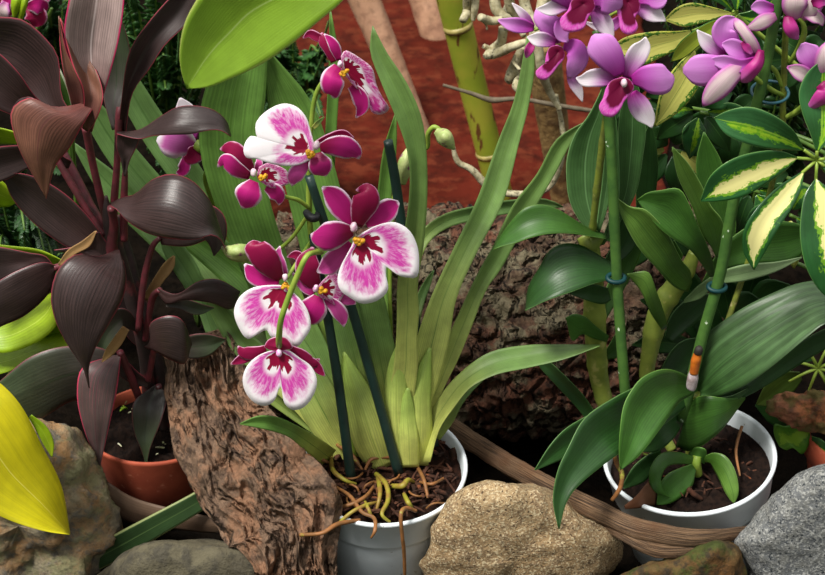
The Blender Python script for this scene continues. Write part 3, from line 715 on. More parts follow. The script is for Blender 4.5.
strip('leaf', [(420, 464), (433, 415), (446, 384), (458, 360), (470, 331), (488, 287), (501, 269), (516, 242), (537, 205), (555, 174), (574, 139), (591, 119)],
      [(404, 464), (418, 415), (433, 384), (441, 360), (449, 336), (465, 300), (480, 269), (491, 250), (513, 205), (537, 174), (557, 139), (590.5, 118.5)], [-.008, .01, .03, .05, .06, .07], G_ORC, po, fold=[.1, .18, .22, .2], n=40)
strip('leaf', [(412, 462), (424, 428), (440, 396), (459, 374), (488, 353), (527, 345), (560, 344.5), (600, 345)],
      [(430, 462), (440, 428), (455, 406), (470, 388), (495, 375), (527, 368), (565, 359), (600, 346)], [-.012, -.01, .0, .01, .01], G_ORC, po, fold=[.1, .25, .3, .2], n=34, roll=-.025)
strip('leaf', [(428, 434), (440, 415), (456, 392), (480, 374), (500, 366)], [(440, 440), (452, 424), (464, 402), (484, 380), (500, 368)], [.01, .02, .03], G_ORC3, po, fold=.2)
LF([(402, 466, 20), (398, 436, 26), (396, 400, 24), (398, 364, 18), (402, 338, 4)], [-.012, -.012, -.006, .0], G_SHE, fold=-.25)
LF([(418, 465, 20), (420, 436, 25), (420, 404, 22), (424, 372, 15), (430, 348, 3)], [-.008, -.012, -.004, .006], G_SHE, fold=-.25)
LF([(410, 467, 18), (409, 440, 20), (407, 410, 16), (408, 388, 3)], [-.016, -.018, -.014, -.01], G_SHE, fold=-.25)
LF([(384, 468, 26), (374, 444, 38), (362, 408, 34), (350, 375, 20), (344, 352, 2)], [-.006, -.002, .01, .02], G_SHE, fold=-.22)

def flower(name, parent, label=None): return sub(name, parent, label)
def PT(f, P, Y, mat=P_MAG, **kw):
    kw.setdefault('fold', .12); kw.setdefault('n', 16); kw.setdefault('thick', .0007); return spine(kw.pop('name', 'petal'), P, Y, mat, f, **kw)
def column(f, x, y, Y, s=1., colw=(0, -8), mat=M_COLW):
    k = pxm(x, y, Y)
    blob('column', at(x + colw[0] * s, y + colw[1] * s, Y - .004), (3.4 * s * k, 4.2 * s * k, 4.8 * s * k), mat, f, .001, 300)
    q = random.Random(int(x))
    for i in range(7):
        a = q.random() * 6.28; r = 5.5 * q.random() * s
        blob('crest', at(x + r * math.cos(a), y + 2 * s + r * .8 * math.sin(a), Y - .003), (3 * s * k, 3 * s * k, 2.6 * s * k), M_YEL, f, .0008, 400, 10, 6)

# --- M4, the large centre flower
Y = -.075
f = flower('flower', po)
PT(f, [(355, 226, 8), (345, 212, 22), (333, 196, 22), (322, 187, 2)], [Y+.004, Y+.002, Y+.008], P_MAG)
PT(f, [(357, 226, 10), (362, 210, 24), (367, 197, 26), (366, 190, 16), (356, 190, 1)], [Y+.004, Y-.002, Y+.004], P_DARK, fold=-.15)
PT(f, [(366, 224, 9), (379, 217, 20), (391, 207, 20), (399, 202, 3)], [Y+.004, Y+.006, Y+.012], P_MAG)
PT(f, [(353, 231, 10), (340, 233, 25), (325, 237, 28), (315, 236, 14), (311, 234, 1)], [Y+.001, Y-.006, Y+.002], P_MIX, fold=-.12)
PT(f, [(351, 243, 8), (340, 255, 20), (328, 266, 20), (317, 272, 2)], [Y+.006, Y+.010, Y+.016], P_PINK)
fan('lip', (361, 240), [(362, 233), (375, 226), (394, 222), (408, 229), (416, 242), (419, 257), (416, 278), (409, 277.5), (400, 276), (392, 271), (386.5, 266.5), (386, 274), (388, 290), (380, 299), (370, 303), (361, 303.5), (349, 297), (341, 291), (337.5, 282), (340, 268), (346, 256), (351, 247), (355, 239)],
    Y - .002, L_A, f, tilt=(.1, -0.23), dome=.16, ruf=.012)
column(f, 357, 237, Y - .004, 1.1, (-3, -9))
# --- M5, left lower
Y = -.055
f = flower('flower', po)
PT(f, [(281, 279, 8), (271, 266, 24), (260, 253, 26), (254, 247, 18), (262, 243, 2)], [Y+.004, Y-.003, Y+.003], P_DARK, fold=-.12)
PT(f, [(286, 279, 7), (281, 265, 11), (278, 256, 10), (280, 246, 1)], [Y+.006, Y+.008, Y+.012], P_PINK)
PT(f, [(279, 282, 8), (266, 280, 17), (254, 274, 19), (244.5, 264, 2)], [Y+.003, Y+.004, Y+.01], P_MAG)
fan('lip', (281, 290), [(279, 285), (270, 285), (252, 288), (239.5, 297), (234, 311), (237, 324), (248, 339), (258, 334), (267, 330), (270, 336), (280, 340), (286, 340), (296, 347), (305, 338), (310.6, 328), (309, 314), (302, 301), (294, 293), (288, 287)],
    Y - .002, L_A, f, tilt=(.05, -0.27), dome=.14, ruf=.012)
column(f, 286, 284, Y - .004, .8, (-1, -8), M_COLW)
# --- M6, behind between them
Y = -.045
f = flower('flower', po)
PT(f, [(317, 287, 10), (309, 274, 24), (308, 262, 24), (313, 247, 2)], [Y+.004, Y, Y+.006], P_DARK, fold=-.1)
PT(f, [(308, 272, 5), (303, 261, 9), (296, 255, 9), (287, 257, 1)], [Y+.004, Y+.004, Y+.008], P_DARK)
PT(f, [(314, 294, 7), (306, 288, 11), (298, 280, 8), (292, 272, 1)], [Y+.003, Y+.004, Y+.01], P_PINK)
PT(f, [(318, 296, 10), (314, 307, 28), (310, 316, 22), (303, 321, 3)], [Y-.001, Y-.006, Y], P_MAG, fold=-.1)
PT(f, [(326, 299, 8), (336, 308, 15), (342, 317, 14), (344, 327, 1)], [Y-.001, Y-.002, Y+.004], P_PINK)
PT(f, [(333, 293, 6), (342, 297, 14), (350, 300, 12), (356, 304, 1)], [Y+.001, Y+.002, Y+.006], P_PINK)
fan('lip', (321, 289), [(322, 281), (334, 272), (342, 278), (345, 288), (342, 298), (336, 305), (327, 300), (320, 297), (317, 289)], Y - .002, L_DARKB, f, tilt=(.2, -0.09), dome=.12)
column(f, 321, 290, Y - .005, .85, (-6, -2), M_COLP)
# --- M7, lowest flower facing down
Y = -.080
f = flower('flower', po)
PT(f, [(266, 349, 8), (254, 353, 13), (243, 352, 11), (238, 346, 1)], [Y+.002, Y+.002, Y+.004], P_DARK, fold=-.1)
PT(f, [(256, 353, 9), (246, 357, 11), (238, 361, 8), (231, 364, 1)], [Y+.003, Y+.003, Y+.003], P_DARK)
PT(f, [(290, 349, 8), (302, 356, 13), (312, 363, 11), (320, 359, 1)], [Y+.002, Y+.002, Y+.004], P_DARK, fold=-.1)
PT(f, [(306, 359, 8), (314, 364, 10), (320, 371, 8), (325, 376, 1)], [Y+.003, Y+.003, Y+.003], P_DARK)
fan('lip', (279, 352), [(279, 349), (266, 352), (256, 357), (247, 366), (242.6, 379), (246, 393), (255, 403), (265, 406), (274, 401), (279, 389), (281, 386), (282, 392), (285, 404), (293, 410), (304, 407), (314, 394), (317, 380), (311, 366), (300, 358), (290, 351)],
    Y - .002, L_A, f, tilt=(0, -0.18), dome=.14, ruf=.012)
fan('hood', (278, 347), [(264, 347), (267, 341), (273, 337.5), (279, 336.5), (286, 338), (291, 343), (292.5, 348), (286, 350), (278, 351), (270, 350)], Y - .004, P_DARK, f, tilt=(0, -.2), dome=-.5, nr=5, na=30)
blob('column', at(279, 353, Y - .005), (.003, .004, .004), M_COLP, f)
# --- M1, top flower turned to the right
Y = -.02
f = flower('flower', po)
PT(f, [(334, 62, 6), (329, 48, 13), (325, 40, 14), (321, 33, 2)], [Y+.004, Y+.004, Y+.008], P_DARK, fold=-.1)
PT(f, [(339, 60, 6), (336, 50, 11), (331, 41, 9), (324, 34, 1)], [Y+.003, Y+.0, Y+.004], P_MAG)
PT(f, [(323, 40, 7), (317, 37, 9), (310, 34, 8), (303, 38, 1)], [Y+.006, Y+.008, Y+.01], P_DARK)
PT(f, [(338, 66, 9), (332, 78, 22), (333, 88, 22), (334, 95, 10), (332, 97, 3)], [Y-.001, Y-.010, Y-.006], P_MAG, fold=-.15)
PT(f, [(351, 86, 8), (359, 96, 16), (362, 107, 14), (356, 118, 1)], [Y-.001, Y-.001, Y+.004], P_MAG)
fan('lip', (346, 68), [(341, 56), (345, 50.5), (352, 53), (360, 58), (372, 68), (377, 86), (383, 98), (389, 109), (383, 114), (373, 113), (367, 102), (364, 92), (356, 88), (349, 80), (343, 72)], Y - .002, L_DARKB, f, tilt=(.35, -0.09), dome=.14, ruf=.012)
column(f, 344, 71, Y - .005, .8, (-5, -9), M_COLP)
# --- M2, pale flower with an upright white lip
Y = -.065
f = flower('flower', po)
PT(f, [(318, 144, 8), (330, 139, 11), (344, 135, 10), (354, 138, 1)], [Y+.006, Y+.006, Y+.008], P_DARK)
PT(f, [(320, 148, 9), (334, 146, 20), (348, 148, 22), (357, 154, 12), (359, 159, 1)], [Y+.003, Y-.004, Y+.002], P_MIX, fold=-.12)
PT(f, [(317, 153, 10), (320, 164, 24), (324, 171, 18), (326, 176, 1)], [Y-.001, Y-.007, Y-.002], P_MIX, fold=-.12)
PT(f, [(309, 161, 8), (299, 170, 16), (294, 178, 15), (292, 186, 1)], [Y-.001, Y-.005, Y-.001], P_PINK, fold=-.1)
fan('lip', (306, 149), [(314, 143), (311, 132), (306, 117), (297, 107), (284, 103.5), (266.5, 111), (256, 123), (256, 134), (258, 139), (252, 135.5), (246, 141), (243.5, 152), (247, 158), (254, 158.5), (272, 164), (290, 166), (304, 163), (312, 157)], Y - .001, L_UP, f, tilt=(.1, -0.32), dome=.18, ruf=.012)
column(f, 311, 152, Y - .006, .95, (6, -7))
# --- M3, left flower
Y = -.04
f = flower('flower', po)
PT(f, [(252, 172, 9), (240, 159, 22), (230, 149, 17), (220, 149, 1)], [Y+.004, Y-.001, Y+.006], P_DARK, fold=-.1)
PT(f, [(250, 176, 8), (236, 169, 16), (225, 160, 13), (217.5, 167, 1)], [Y+.001, Y-.004, Y+.002], P_MIX, fold=-.1)
PT(f, [(254, 181, 10), (249, 193, 28), (246, 201, 22), (242, 208, 2)], [Y-.002, Y-.009, Y-.003], P_MAG, fold=-.12)
PT(f, [(266, 187, 8), (275, 192, 17), (279, 198, 13), (279, 205, 1)], [Y-.001, Y-.003, Y+.003], P_MAG)
PT(f, [(256, 170, 5), (259, 163, 8), (257, 157, 1)], [Y+.002, Y-.001, Y+.003], P_PINK)
fan('lip', (263, 174), [(259, 167), (268, 163), (279, 166), (287, 171), (290.5, 182), (283, 186), (272, 188), (264, 184), (257, 178)], Y - .003, L_DARKB, f, tilt=(.2, -0.09), dome=.12)
column(f, 262, 175, Y - .006, .9, (-9, -3))
# --- B1, half hidden behind the dark cordyline leaf
Y = .13
f = flower('flower', po)
PT(f, [(196, 150, 10), (182, 143, 30), (168, 142, 28), (157, 139, 4)], [Y, Y-.008, Y+.002], petalmat('petal_half_white', (226, 120, 200), (200, 70, 170), rim=(246, 236, 246), rimw=.12, tipw=.16, streak=.3), fold=-.1)
PT(f, [(192, 140, 10), (188, 120, 26), (183, 106, 16), (180, 98, 2)], [Y+.01, Y+.008, Y+.012], D_WHITE)
PT(f, [(201, 145, 8), (197, 152, 18), (190, 158, 14), (183, 159, 2)], [Y-.004, Y-.012, Y-.006], P_DARK)
PT(f, [(186, 155, 6), (185, 164, 12), (182, 171, 12), (176, 173, 1)], [Y-.004, Y-.010, Y-.006], P_MAG)
PT(f, [(202, 146, 8), (206, 138, 12), (207, 130, 2)], [Y-.002, Y, Y+.004], P_DARK)
tube('ovary', [(196, 144, Y - .008, 10), (202, 147, Y - .010, 13), (208, 150, Y - .006, 6)], M_STEMG, f, n=12)
tube('flower_stem', [(208, 150, .124, 5), (207, 168, .125, 5), (208, 190, .14, 5), (240, 260, .17, 5), (330, 420, .05, 5)], M_STEMG, po, n=30)
# flower spike and its branches
tube('flower_stem', [(355, 455, .0, 6), (338, 380, .01, 6), (322, 300, .01, 6), (311, 235, .0, 6), (309, 190, -.005, 6), (310, 150, -.01, 5), (311, 127, -.01, 5), (314, 102, -.01, 5), (320, 86, -.012, 5), (330, 74, -.015, 4)], M_STEMG, po, n=60)
tube('flower_stem', [(309, 208, -.005, 4), (298, 200, -.012, 4.5), (284, 196, -.02, 4), (268, 186, -.032, 3.5)], M_STEMG, po, n=20)
tube('flower_stem', [(310, 170, -.01, 4), (314, 160, -.03, 4), (313, 152, -.06, 4)], M_STEMG, po, n=14)
tube('flower_stem', [(312, 240, .0, 4), (330, 240, -.03, 4), (352, 232, -.068, 4)], M_STEMG, po, n=14)
tube('flower_stem', [(316, 262, .005, 4), (318, 275, -.02, 4), (318, 286, -.042, 4)], M_STEMG, po, n=14)
tube('flower_stem', [(314, 250, .0, 4), (322, 252, -.06, 5), (308, 255, -.095, 5.5), (298, 274, -.10, 6), (288, 299, -.10, 6), (281, 320, -.10, 6), (279, 338, -.092, 6.5), (279, 346, -.082, 6)], M_STEMG, po, n=50)
tube('flower_stem', [(312, 240, .0, 4), (300, 258, -.03, 4), (287, 278, -.052, 4)], M_STEMG, po, n=14)
PT(po, [(313, 128, 4), (318, 123, 5), (324, 117, 1)], [-.012, -.016, -.018], G_ORC, name='bract')
# right-hand buds
tube('flower_stem', [(395, 420, .02, 4), (390, 300, .06, 4), (392, 220, .08, 5), (396, 190, .08, 5), (404, 175, .08, 5), (412, 150, .075, 4), (427, 148, .07, 4), (428, 134, .065, 5), (434, 127, .062, 5), (441, 131, .06, 5)], M_STEMG, po, n=60)
spine('bud', [(436, 131, 5), (443, 136, 15), (449, 143, 11), (454, 149, 1)], [.058, .05, .056], M_BUD, po, fold=-.5, thick=.002)
spine('bud', [(402, 184, 6), (404, 170, 13), (406, 158, 11), (408, 148, 1)], [.075, .066, .072], M_BUD, po, fold=-.5, thick=.002)
spine('bud', [(258, 254, 10), (244, 253, 17), (232, 252, 14), (222, 247, 1)], [.02, .008, .012], M_BUD, po, fold=-.5, thick=.002)
tube('flower_stem', [(308, 215, -.004, 4), (290, 240, .0, 4), (270, 254, .01, 4), (256, 254, .015, 5)], M_STEMG, po, n=16)
# surface roots
for P, g in (([(325, 433, 4), (338, 445, 4), (352, 455, 4.5), (362, 470, 3)], 0), ([(331, 456, 4), (333, 470, 5), (345, 480, 4), (356, 484, 3)], 1), ([(302, 454, 4), (320, 459, 4), (332, 464, 3)], 0),
             ([(365, 470, 3), (372, 459, 4), (390, 457, 4.5), (404, 460, 4)], 0), ([(335, 508, 4), (352, 504, 4), (366, 496, 4), (374, 486, 3)], 0), ([(340, 522, 4), (352, 512, 4), (366, 505, 4), (380, 502, 3)], 1),
             ([(378, 478, 5), (380, 490, 5), (379, 500, 4), (376, 512, 3)], 1), ([(376, 474, 5), (386, 484, 5), (388, 500, 5), (382, 514, 4), (390, 522, 3)], 1), ([(362, 498, 4), (368, 508, 4), (372, 518, 3)], 1),
             ([(392, 486, 5), (402, 486, 6), (408, 480, 5), (414, 482, 3)], 1), ([(404, 494, 4), (408, 502, 5), (412, 508, 4)], 1), ([(418, 468, 4), (424, 480, 4), (428, 498, 3)], 0),
             ([(334, 486, 3), (350, 496, 4), (362, 512, 4), (374, 518, 4), (375, 530, 4), (371, 538, 2)], 0), ([(300, 535, 4), (322, 533, 4), (338, 524, 5), (360, 520, 4)], 0), ([(322, 468, 3), (328, 482, 4), (330, 500, 3)], 0), ([(420, 482, 3), (432, 484, 3), (444, 478, 3)], 0)):
    pts = []
    for i, (a, b, ww) in enumerate(P):
        zz = .118 + (470 - b) * .00013; q = atz(a, b, zz + (.010 if i not in (0, len(P) - 1) else .002)); pts.append((a, b, q.y, ww))
    tube('root', pts, M_ROOTG if g else M_ROOT, po, n=30, seg=8, rough=.08, rfreq=160.)
fq = random.Random(21)
for k in range(10):
    x, y = 330 + fq.random() * 105, 478 + fq.random() * 34; a = fq.random() * 6.28; pts = []
    for i in range(4):
        c = atz(x + (i - 1.5) * 8 * math.cos(a + i * .3), y + (i - 1.5) * 5 * math.sin(a + i * .3), .118 + (470 - y) * .00013 + (.006 if 0 < i < 3 else .0)); pts.append((x + (i - 1.5) * 8 * math.cos(a + i * .3), y + (i - 1.5) * 5 * math.sin(a + i * .3), c.y, 2.2))
    tube('root', pts, M_ROOT, po, n=18, seg=6)
q = atz(412, 512, .122)
tube('root', [(416, 511, q.y, 4), (406, 508, q.y - .006, 4.5), (401, 514, q.y - .018, 4.5), (402, 534, q.y - .022, 4), (404, 552, q.y - .018, 4), (405, 585, q.y - .01, 3)], M_ROOT, po, n=40, seg=8, rough=.08, rfreq=160.)
tube('bark_fleck', [(452, 448, .02, 6), (454, 456, .015, 8), (452, 464, .01, 5)], M_CHIP, po, n=12, rough=.2)

# stakes and clip
def stake(P, mat, label, group=None): return tag(tube('plant_stake', P, mat, None, n=20, seg=14), label, 'plant stake', 'plant stakes')
stake([(309, 176, -.012, 9), (346, 290, -.016, 10), (374, 385, -.018, 10), (399, 474, -.02, 10.5)], M_STAKE, 'dark green stake slanting down through the centre of the pansy orchid')
stake([(313, 235, -.008, 9), (329, 325, -.012, 9.5), (340, 395, -.02, 10), (351, 478, -.03, 10)], M_STAKE, 'dark green stake left of centre, foot left in the orchid pot')
stake([(388, 141, .03, 9.5), (396, 185, .03, 10), (412, 300, .03, 10), (436, 462, .03, 10.5)], M_STAKE, 'dark green stake behind the tall curved orchid leaf')
cl = tag(tube('plant_clip', [(306, 212, -.012, 7), (310, 217, -.020, 9), (316, 218, -.022, 8), (318, 213, -.014, 6)], M_CLIP, None, n=16), 'small black clip on the dark stake above the centre flower', 'clip')
# ================================================================== cordyline in its terracotta pot
tcn = atz(157, 424, .10); ts = pxm(157, 424, tcn.y); TR = 70 * ts
co = thing('potted_cordyline', 'dark burgundy cordyline with pink leaf edges in an orange terracotta pot', 'potted cordyline', (tcn.x, tcn.y, 0))
lathe('pot', [(TR*.66, 0), (TR*.68, .002), (TR*.94, .085), (TR*.99, .098), (TR, .101), (TR*.98, .103), (TR*.95, .102), (TR*.93, .092), (TR*.85, .06)], tuple(co.location), M_TERR, co)
soil_disc('soil', (tcn.x, tcn.y, .088), TR * .95, M_SOIL, co, .008)
chips('perlite', (tcn.x, tcn.y, .092), TR * .85, 40, M_PERL, co, 9, .0025)
sp_ = chips('sprout', tuple(atz(123, 412, .098)), .004, 3, G_CHA, co, 4, .004); sp_['kind'] = 'thing'; del sp_['kind']
Yt = tcn.y
for P in ([(150, 432, Yt, 13), (148, 380, Yt-.005, 14), (140, 330, Yt-.01, 14), (124, 275, Yt-.015, 15), (110, 225, Yt-.02, 14), (106, 196, Yt-.02, 3)],
          [(165, 430, Yt, 11), (160, 380, Yt, 12), (150, 330, Yt+.01, 12), (138, 290, Yt+.02, 10), (128, 250, Yt+.03, 9), (118, 215, Yt+.03, 3)]):
    tube('stem', P, M_STEMK, co, n=40, rough=.06)
for P in ([(108, 228, .09, 8), (100, 195, .085, 8), (92, 160, .08, 8), (86, 128, .07, 9)], [(113, 245, .08, 8), (114, 205, .08, 8), (117, 165, .08, 7), (119, 120, .085, 8), (121, 108, .09, 9)],
          [(124, 240, .07, 8), (124, 205, .065, 8), (125, 175, .06, 6), (126, 166, .056, 3)], [(106, 235, .09, 12), (88, 205, .10, 13), (74, 175, .11, 11), (62, 150, .12, 8)],
          [(104, 235, .075, 6), (84, 205, .08, 7), (62, 168, .085, 7), (52, 150, .09, 6)], [(120, 265, .07, 10), (112, 250, .07, 12), (114, 225, .065, 9), (111, 208, .05, 8)],
          [(145, 340, .08, 6), (152, 300, .075, 7), (160, 290, .06, 6)], [(138, 330, .07, 6), (144, 280, .08, 7), (152, 248, .08, 6), (160, 238, .08, 5)], [(148, 380, .06, 6), (152, 360, .05, 6), (155, 345, .04, 7)],
          [(150, 430, .1, 6), (156, 400, .085, 7), (159, 386, .075, 6)], [(140, 400, .07, 8), (128, 370, .055, 8), (120, 352, .045, 7)], [(112, 258, .075, 8), (80, 262, .07, 9), (54, 268, .06, 7)]):
    tube('leaf_stalk', P, M_STEMR, co, n=24, rough=.04)
def CL(A, B, Y, mat=G_CORD, **kw):
    kw.setdefault('fold', .14); kw.setdefault('m', 10); kw.setdefault('wav', .002); return strip('leaf', A, B, Y, mat, co, **kw)
def CS(P, Y, mat=G_CORD, **kw):
    kw.setdefault('fold', .16); kw.setdefault('m', 10); return spine('leaf', P, Y, mat, co, **kw)
# far leaves
CL([(76, 118), (63, 100), (57, 54), (45, 38), (23, 20), (0, 17), (-40, 22), (-90, 50)], [(70, 124), (50, 118), (30, 102), (10, 84), (-10, 76), (-40, 66), (-70, 60), (-90, 52)], [.10, .12, .12, .10], G_CORD)
CL([(118, 130), (121, 105), (132, 85), (128, 40), (118, 10)], [(112, 130), (104, 100), (100, 60), (108, 20), (116, 6)], [.13, .15, .15], G_CORDG)
CS([(112, 260, 10), (80, 234, 36), (46, 206, 42), (20, 186, 28), (2, 172, 1)], [.07, .075, .075, .07], G_CORD)
CL([(44, 104), (36, 97), (18, 72), (0, 54), (-40, 30)], [(38, 112), (22, 116), (4, 112), (-20, 96), (-42, 36)], [.07, .06, .06, .06], G_CORD, fold=.2)
CS([(70, 165, 8), (40, 154, 18), (20, 158, 26), (0, 164, 34), (-30, 174, 26), (-60, 184, 1)], [.09, .075, .06, .05], G_CORD)
# big upright leaf
CL([(92, 132), (103, 97), (111, 70), (119, 38), (124, 0), (122, -40), (106, -90)], [(86, 130), (85, 102), (78, 77), (66, 50), (64, 34), (69, 0), (80, -50), (104, -90)], [.068, .05, .05, .06, .07], G_CORDP, fold=[.4, .35, .2], pleat=2)
CL([(88, 132), (96, 120), (103, 97), (100, 80), (96, 70)], [(82, 128), (84, 110), (83, 88), (74, 68), (60, 18)], [.062, .04, .045, .055], G_CORDR, fold=.3)
CL([(84, 112), (83, 90), (75, 70), (66, 50), (59, 16)], [(72, 106), (70, 98), (64, 75), (61, 55), (58.5, 16)], [.055, .042, .045, .05], G_CORDR, fold=.2)
# right upright leaf
CL([(125, 138), (133, 92), (150, 68), (165, 45), (187, 23), (200, -6), (214, -40)], [(118, 132), (123, 88), (126, 66), (132, 46), (148, 23), (166, 2), (212, -42)], [.085, .07, .07, .08, .09], G_CORD, fold=[.5, .35, .2])
# folded-down front leaf
CL([(99, 98), (90, 113), (82, 126), (68, 150), (57, 163), (46, 199)], [(92, 101), (54, 107), (29, 98), (12, 109), (16, 140), (46, 198)], [.06, .035, .03, .025, .03], G_CORDR, fold=[.0, -.16, -.2, -.1])
CL([(36, 112), (22, 104), (14, 108), (10, 120)], [(40, 102), (30, 97), (20, 99), (11, 110)], [.04, .045, .045], G_CORD, fold=0)
# draped leaf over the half hidden bloom
CL([(117, 132), (139, 130), (163, 115), (178, 107), (204, 107), (217, 112), (227, 122), (231, 136)], [(117, 134), (140, 139), (152, 136), (170, 135), (192, 134), (212, 130), (222, 131), (230.5, 136.5)], [.055, .045, .03, .03, .035], G_CORD, fold=-.12, roll=-.02)
CL([(117, 133), (116, 145), (120, 158), (124, 176)], [(140, 137), (136, 148), (130, 160), (126, 176)], [.05, .05, .055], G_CORD, fold=.15)
# rounded leaf
CL([(111, 203), (124, 197), (134, 195), (152, 180), (170, 174), (191, 180), (210, 201), (219, 225), (227, 252)], [(111, 206), (116, 209), (126, 220), (147, 233), (173, 239), (199, 239), (212, 235), (221, 240), (226.5, 252)], [.05, .02, .005, .005, .02], G_CORD, fold=-.14, roll=-.03)
CS([(160, 240, 10), (185, 232, 30), (208, 222, 34), (216, 240, 20), (214, 256, 1)], [.08, .06, .05, .05], G_CORD)
# hanging heart leaf
CL([(119, 250), (126, 274), (123, 298), (110, 322), (94, 351), (88.5, 370), (89.5, 388)], [(116, 250), (97, 257), (77, 254), (59, 268), (51, 295), (55, 319), (66, 342), (83, 368), (89, 388)], [.055, .02, .0, -.005, .0], G_CORD, fold=-.12)
# left pair
CL([(57, 266), (45, 262), (21, 269), (0, 280), (-30, 300)], [(56, 270), (50, 291), (24, 316), (0, 327), (-30, 345)], [.06, .05, .04, .04], G_CORD, fold=-.1)
CL([(54, 266), (45, 256), (30, 253), (0, 247), (-30, 244)], [(54, 269), (40, 266), (20, 270), (0, 281), (-30, 300)], [.062, .06, .06, .06], G_CORD, fold=.1)
CL([(100, 232), (112, 256), (98, 262)], [(98, 232), (76, 246), (54, 250)], [.07, .07, .07], G_CORD)
# low dark leaves
CL([(120, 372), (110, 352), (68, 346), (30, 357), (8, 374), (-20, 400)], [(116, 380), (92, 402), (76, 400), (34, 422), (10, 426), (-20, 402)], [.05, .04, .03, .03], G_CORDG, fold=-.1)
CL([(121, 354), (117, 389), (107, 436), (100, 468)], [(112, 356), (82, 368), (77, 394), (83, 426), (99.5, 468)], [.045, .02, .01, .01], G_CORDS, fold=-.1)
CL([(157, 385), (166, 394), (162, 418), (150, 449), (146.5, 467)], [(155, 385), (134, 402), (134, 431), (142, 452), (146, 467)], [.08, .05, .04, .035], G_CORDG, fold=.2)
CL([(158, 288), (176, 294), (199, 281), (217, 279), (240, 291)], [(158, 293), (167, 304), (182, 300), (212, 303), (232, 309), (240, 292)], [.06, .04, .04, .05], G_CORD, fold=-.15)
CS([(166, 304, 6), (182, 304, 11), (198, 309, 12), (214, 308, 1)], [.055, .05, .055], G_CORDG)
CL([(156, 350), (150, 324), (165, 316), (180, 318), (190, 338), (192, 345)], [(150, 350), (144, 346), (160, 354), (176, 362), (184, 364), (191, 346)], [.045, .02, .015, .025], G_CORD, fold=-.1)
CL([(176, 342), (191, 335), (208, 334), (226, 339)], [(176, 348), (188, 358), (208, 356), (225, 341)], [.05, .045, .05], G_CORDG, fold=.15)
CS([(138, 330, 5), (122, 318, 20), (110, 330, 24), (102, 352, 12), (98, 368, 1)], [.08, .06, .05, .05], G_CORDG)
CS([(150, 385, 6), (132, 376, 14), (118, 362, 14), (106, 344, 1)], [.07, .065, .06], G_CORD)
CS([(150, 350, 8), (136, 332, 20), (128, 306, 22), (124, 286, 1)], [.09, .08, .08], G_CORD)
strip('dried_sheath', [(97, 231), (90, 246), (76, 254), (60, 266)], [(95, 231), (82, 241), (68, 250), (58, 264)], [.03, .028, .03], G_DRY, co, fold=.1, label='dried tan leaf tip')
spine('dried_sheath', [(126, 328, 8), (117, 342, 10), (108, 354, 8), (102, 362, 1)], [.03, .028, .03], G_DRY, co, fold=.2)
spine('dried_sheath', [(146, 300, 8), (160, 278, 10), (170, 264, 10), (174, 256, 2)], [.10, .105, .11], G_DRY, co, fold=.2)

# ================================================================== yellow and chartreuse plants at the left edge
ye = thing('golden_leaf_plant', 'bright yellow pointed leaf hanging in front of the weathered corner stone', 'plant', at(-70, 585, -.12))
strip('leaf', [(-60, 372), (-30, 366), (0, 383), (20, 404), (41, 444), (61, 485), (70, 534)], [(-70, 400), (-50, 470), (-20, 505), (0, 516), (20, 524), (47, 531.5), (69.5, 534.5)], [-.10, -.115, -.12, -.11, -.10], G_YEL, ye, fold=[.05, .12, .1], n=30, m=12, roll=-.07)
spine('leaf', [(30, 416, 4), (42, 430, 11), (49, 444, 10), (52, 457, 1)], [-.08, -.082, -.08], G_CHA, ye, fold=.15)
tube('leaf_stalk', [(-63, 386, -.10, 7), (-90, 420, -.10, 8), (-90, 500, -.11, 9), (-75, 590, -.12, 9)], M_STEMG, ye, n=30)
ch = thing('lime_leaf_plant', 'lime green broad-leaved plant at the left edge under the dark leaves', 'plant', at(-60, 470, .10))
CLm = lambda A, B, Y, **kw: strip('leaf', A, B, Y, G_CHA, ch, roll=.03, **kw)
CLm([(-60, 330), (-20, 345), (0, 353), (15, 351), (44, 338), (56, 325), (60, 290)], [(-60, 318), (-20, 320), (0, 322), (20, 312), (40, 300), (53, 292), (60, 288)], [.09, .085, .08, .085], fold=-.1)
CLm([(-60, 370), (0, 374), (28, 362), (50, 352), (72, 344), (78, 336)], [(-60, 350), (0, 352), (24, 346), (48, 336), (60, 330), (78, 334)], [.11, .10, .095, .10], fold=-.08)
CLm([(-50, 180), (0, 180), (10, 190), (17, 200)], [(-50, 206), (0, 207), (10, 206), (17, 202)], [.16, .15, .15], fold=-.1)
CLm([(-40, 240), (10, 246), (40, 250), (66, 262)], [(-40, 270), (10, 268), (40, 268), (66, 264)], [.18, .17, .16], fold=-.1)
CLm([(-40, 126), (0, 128), (20, 134), (32, 141)], [(-40, 146), (0, 144), (16, 144), (32, 142)], [.15, .14, .13], fold=-.1)
CLm([(30, 330), (50, 322), (70, 325), (76, 336)], [(28, 360), (50, 350), (64, 344), (76, 338)], [.12, .11, .11], fold=.05)
for P in ([(-60, 322, .09, 6), (-70, 380, .09, 7), (-62, 475, .10, 8)], [(-60, 362, .11, 6), (-66, 410, .10, 7), (-60, 475, .10, 8)], [(-50, 193, .16, 6), (-80, 300, .13, 7), (-64, 475, .10, 8)],
          [(-40, 256, .18, 6), (-76, 340, .13, 7), (-60, 475, .10, 8)], [(-40, 136, .15, 6), (-88, 290, .13, 7), (-64, 475, .10, 8)], [(29, 345, .12, 5), (0, 390, .12, 6), (-58, 475, .10, 8)]):
    tube('leaf_stalk', P, M_STEMG, ch, n=24)
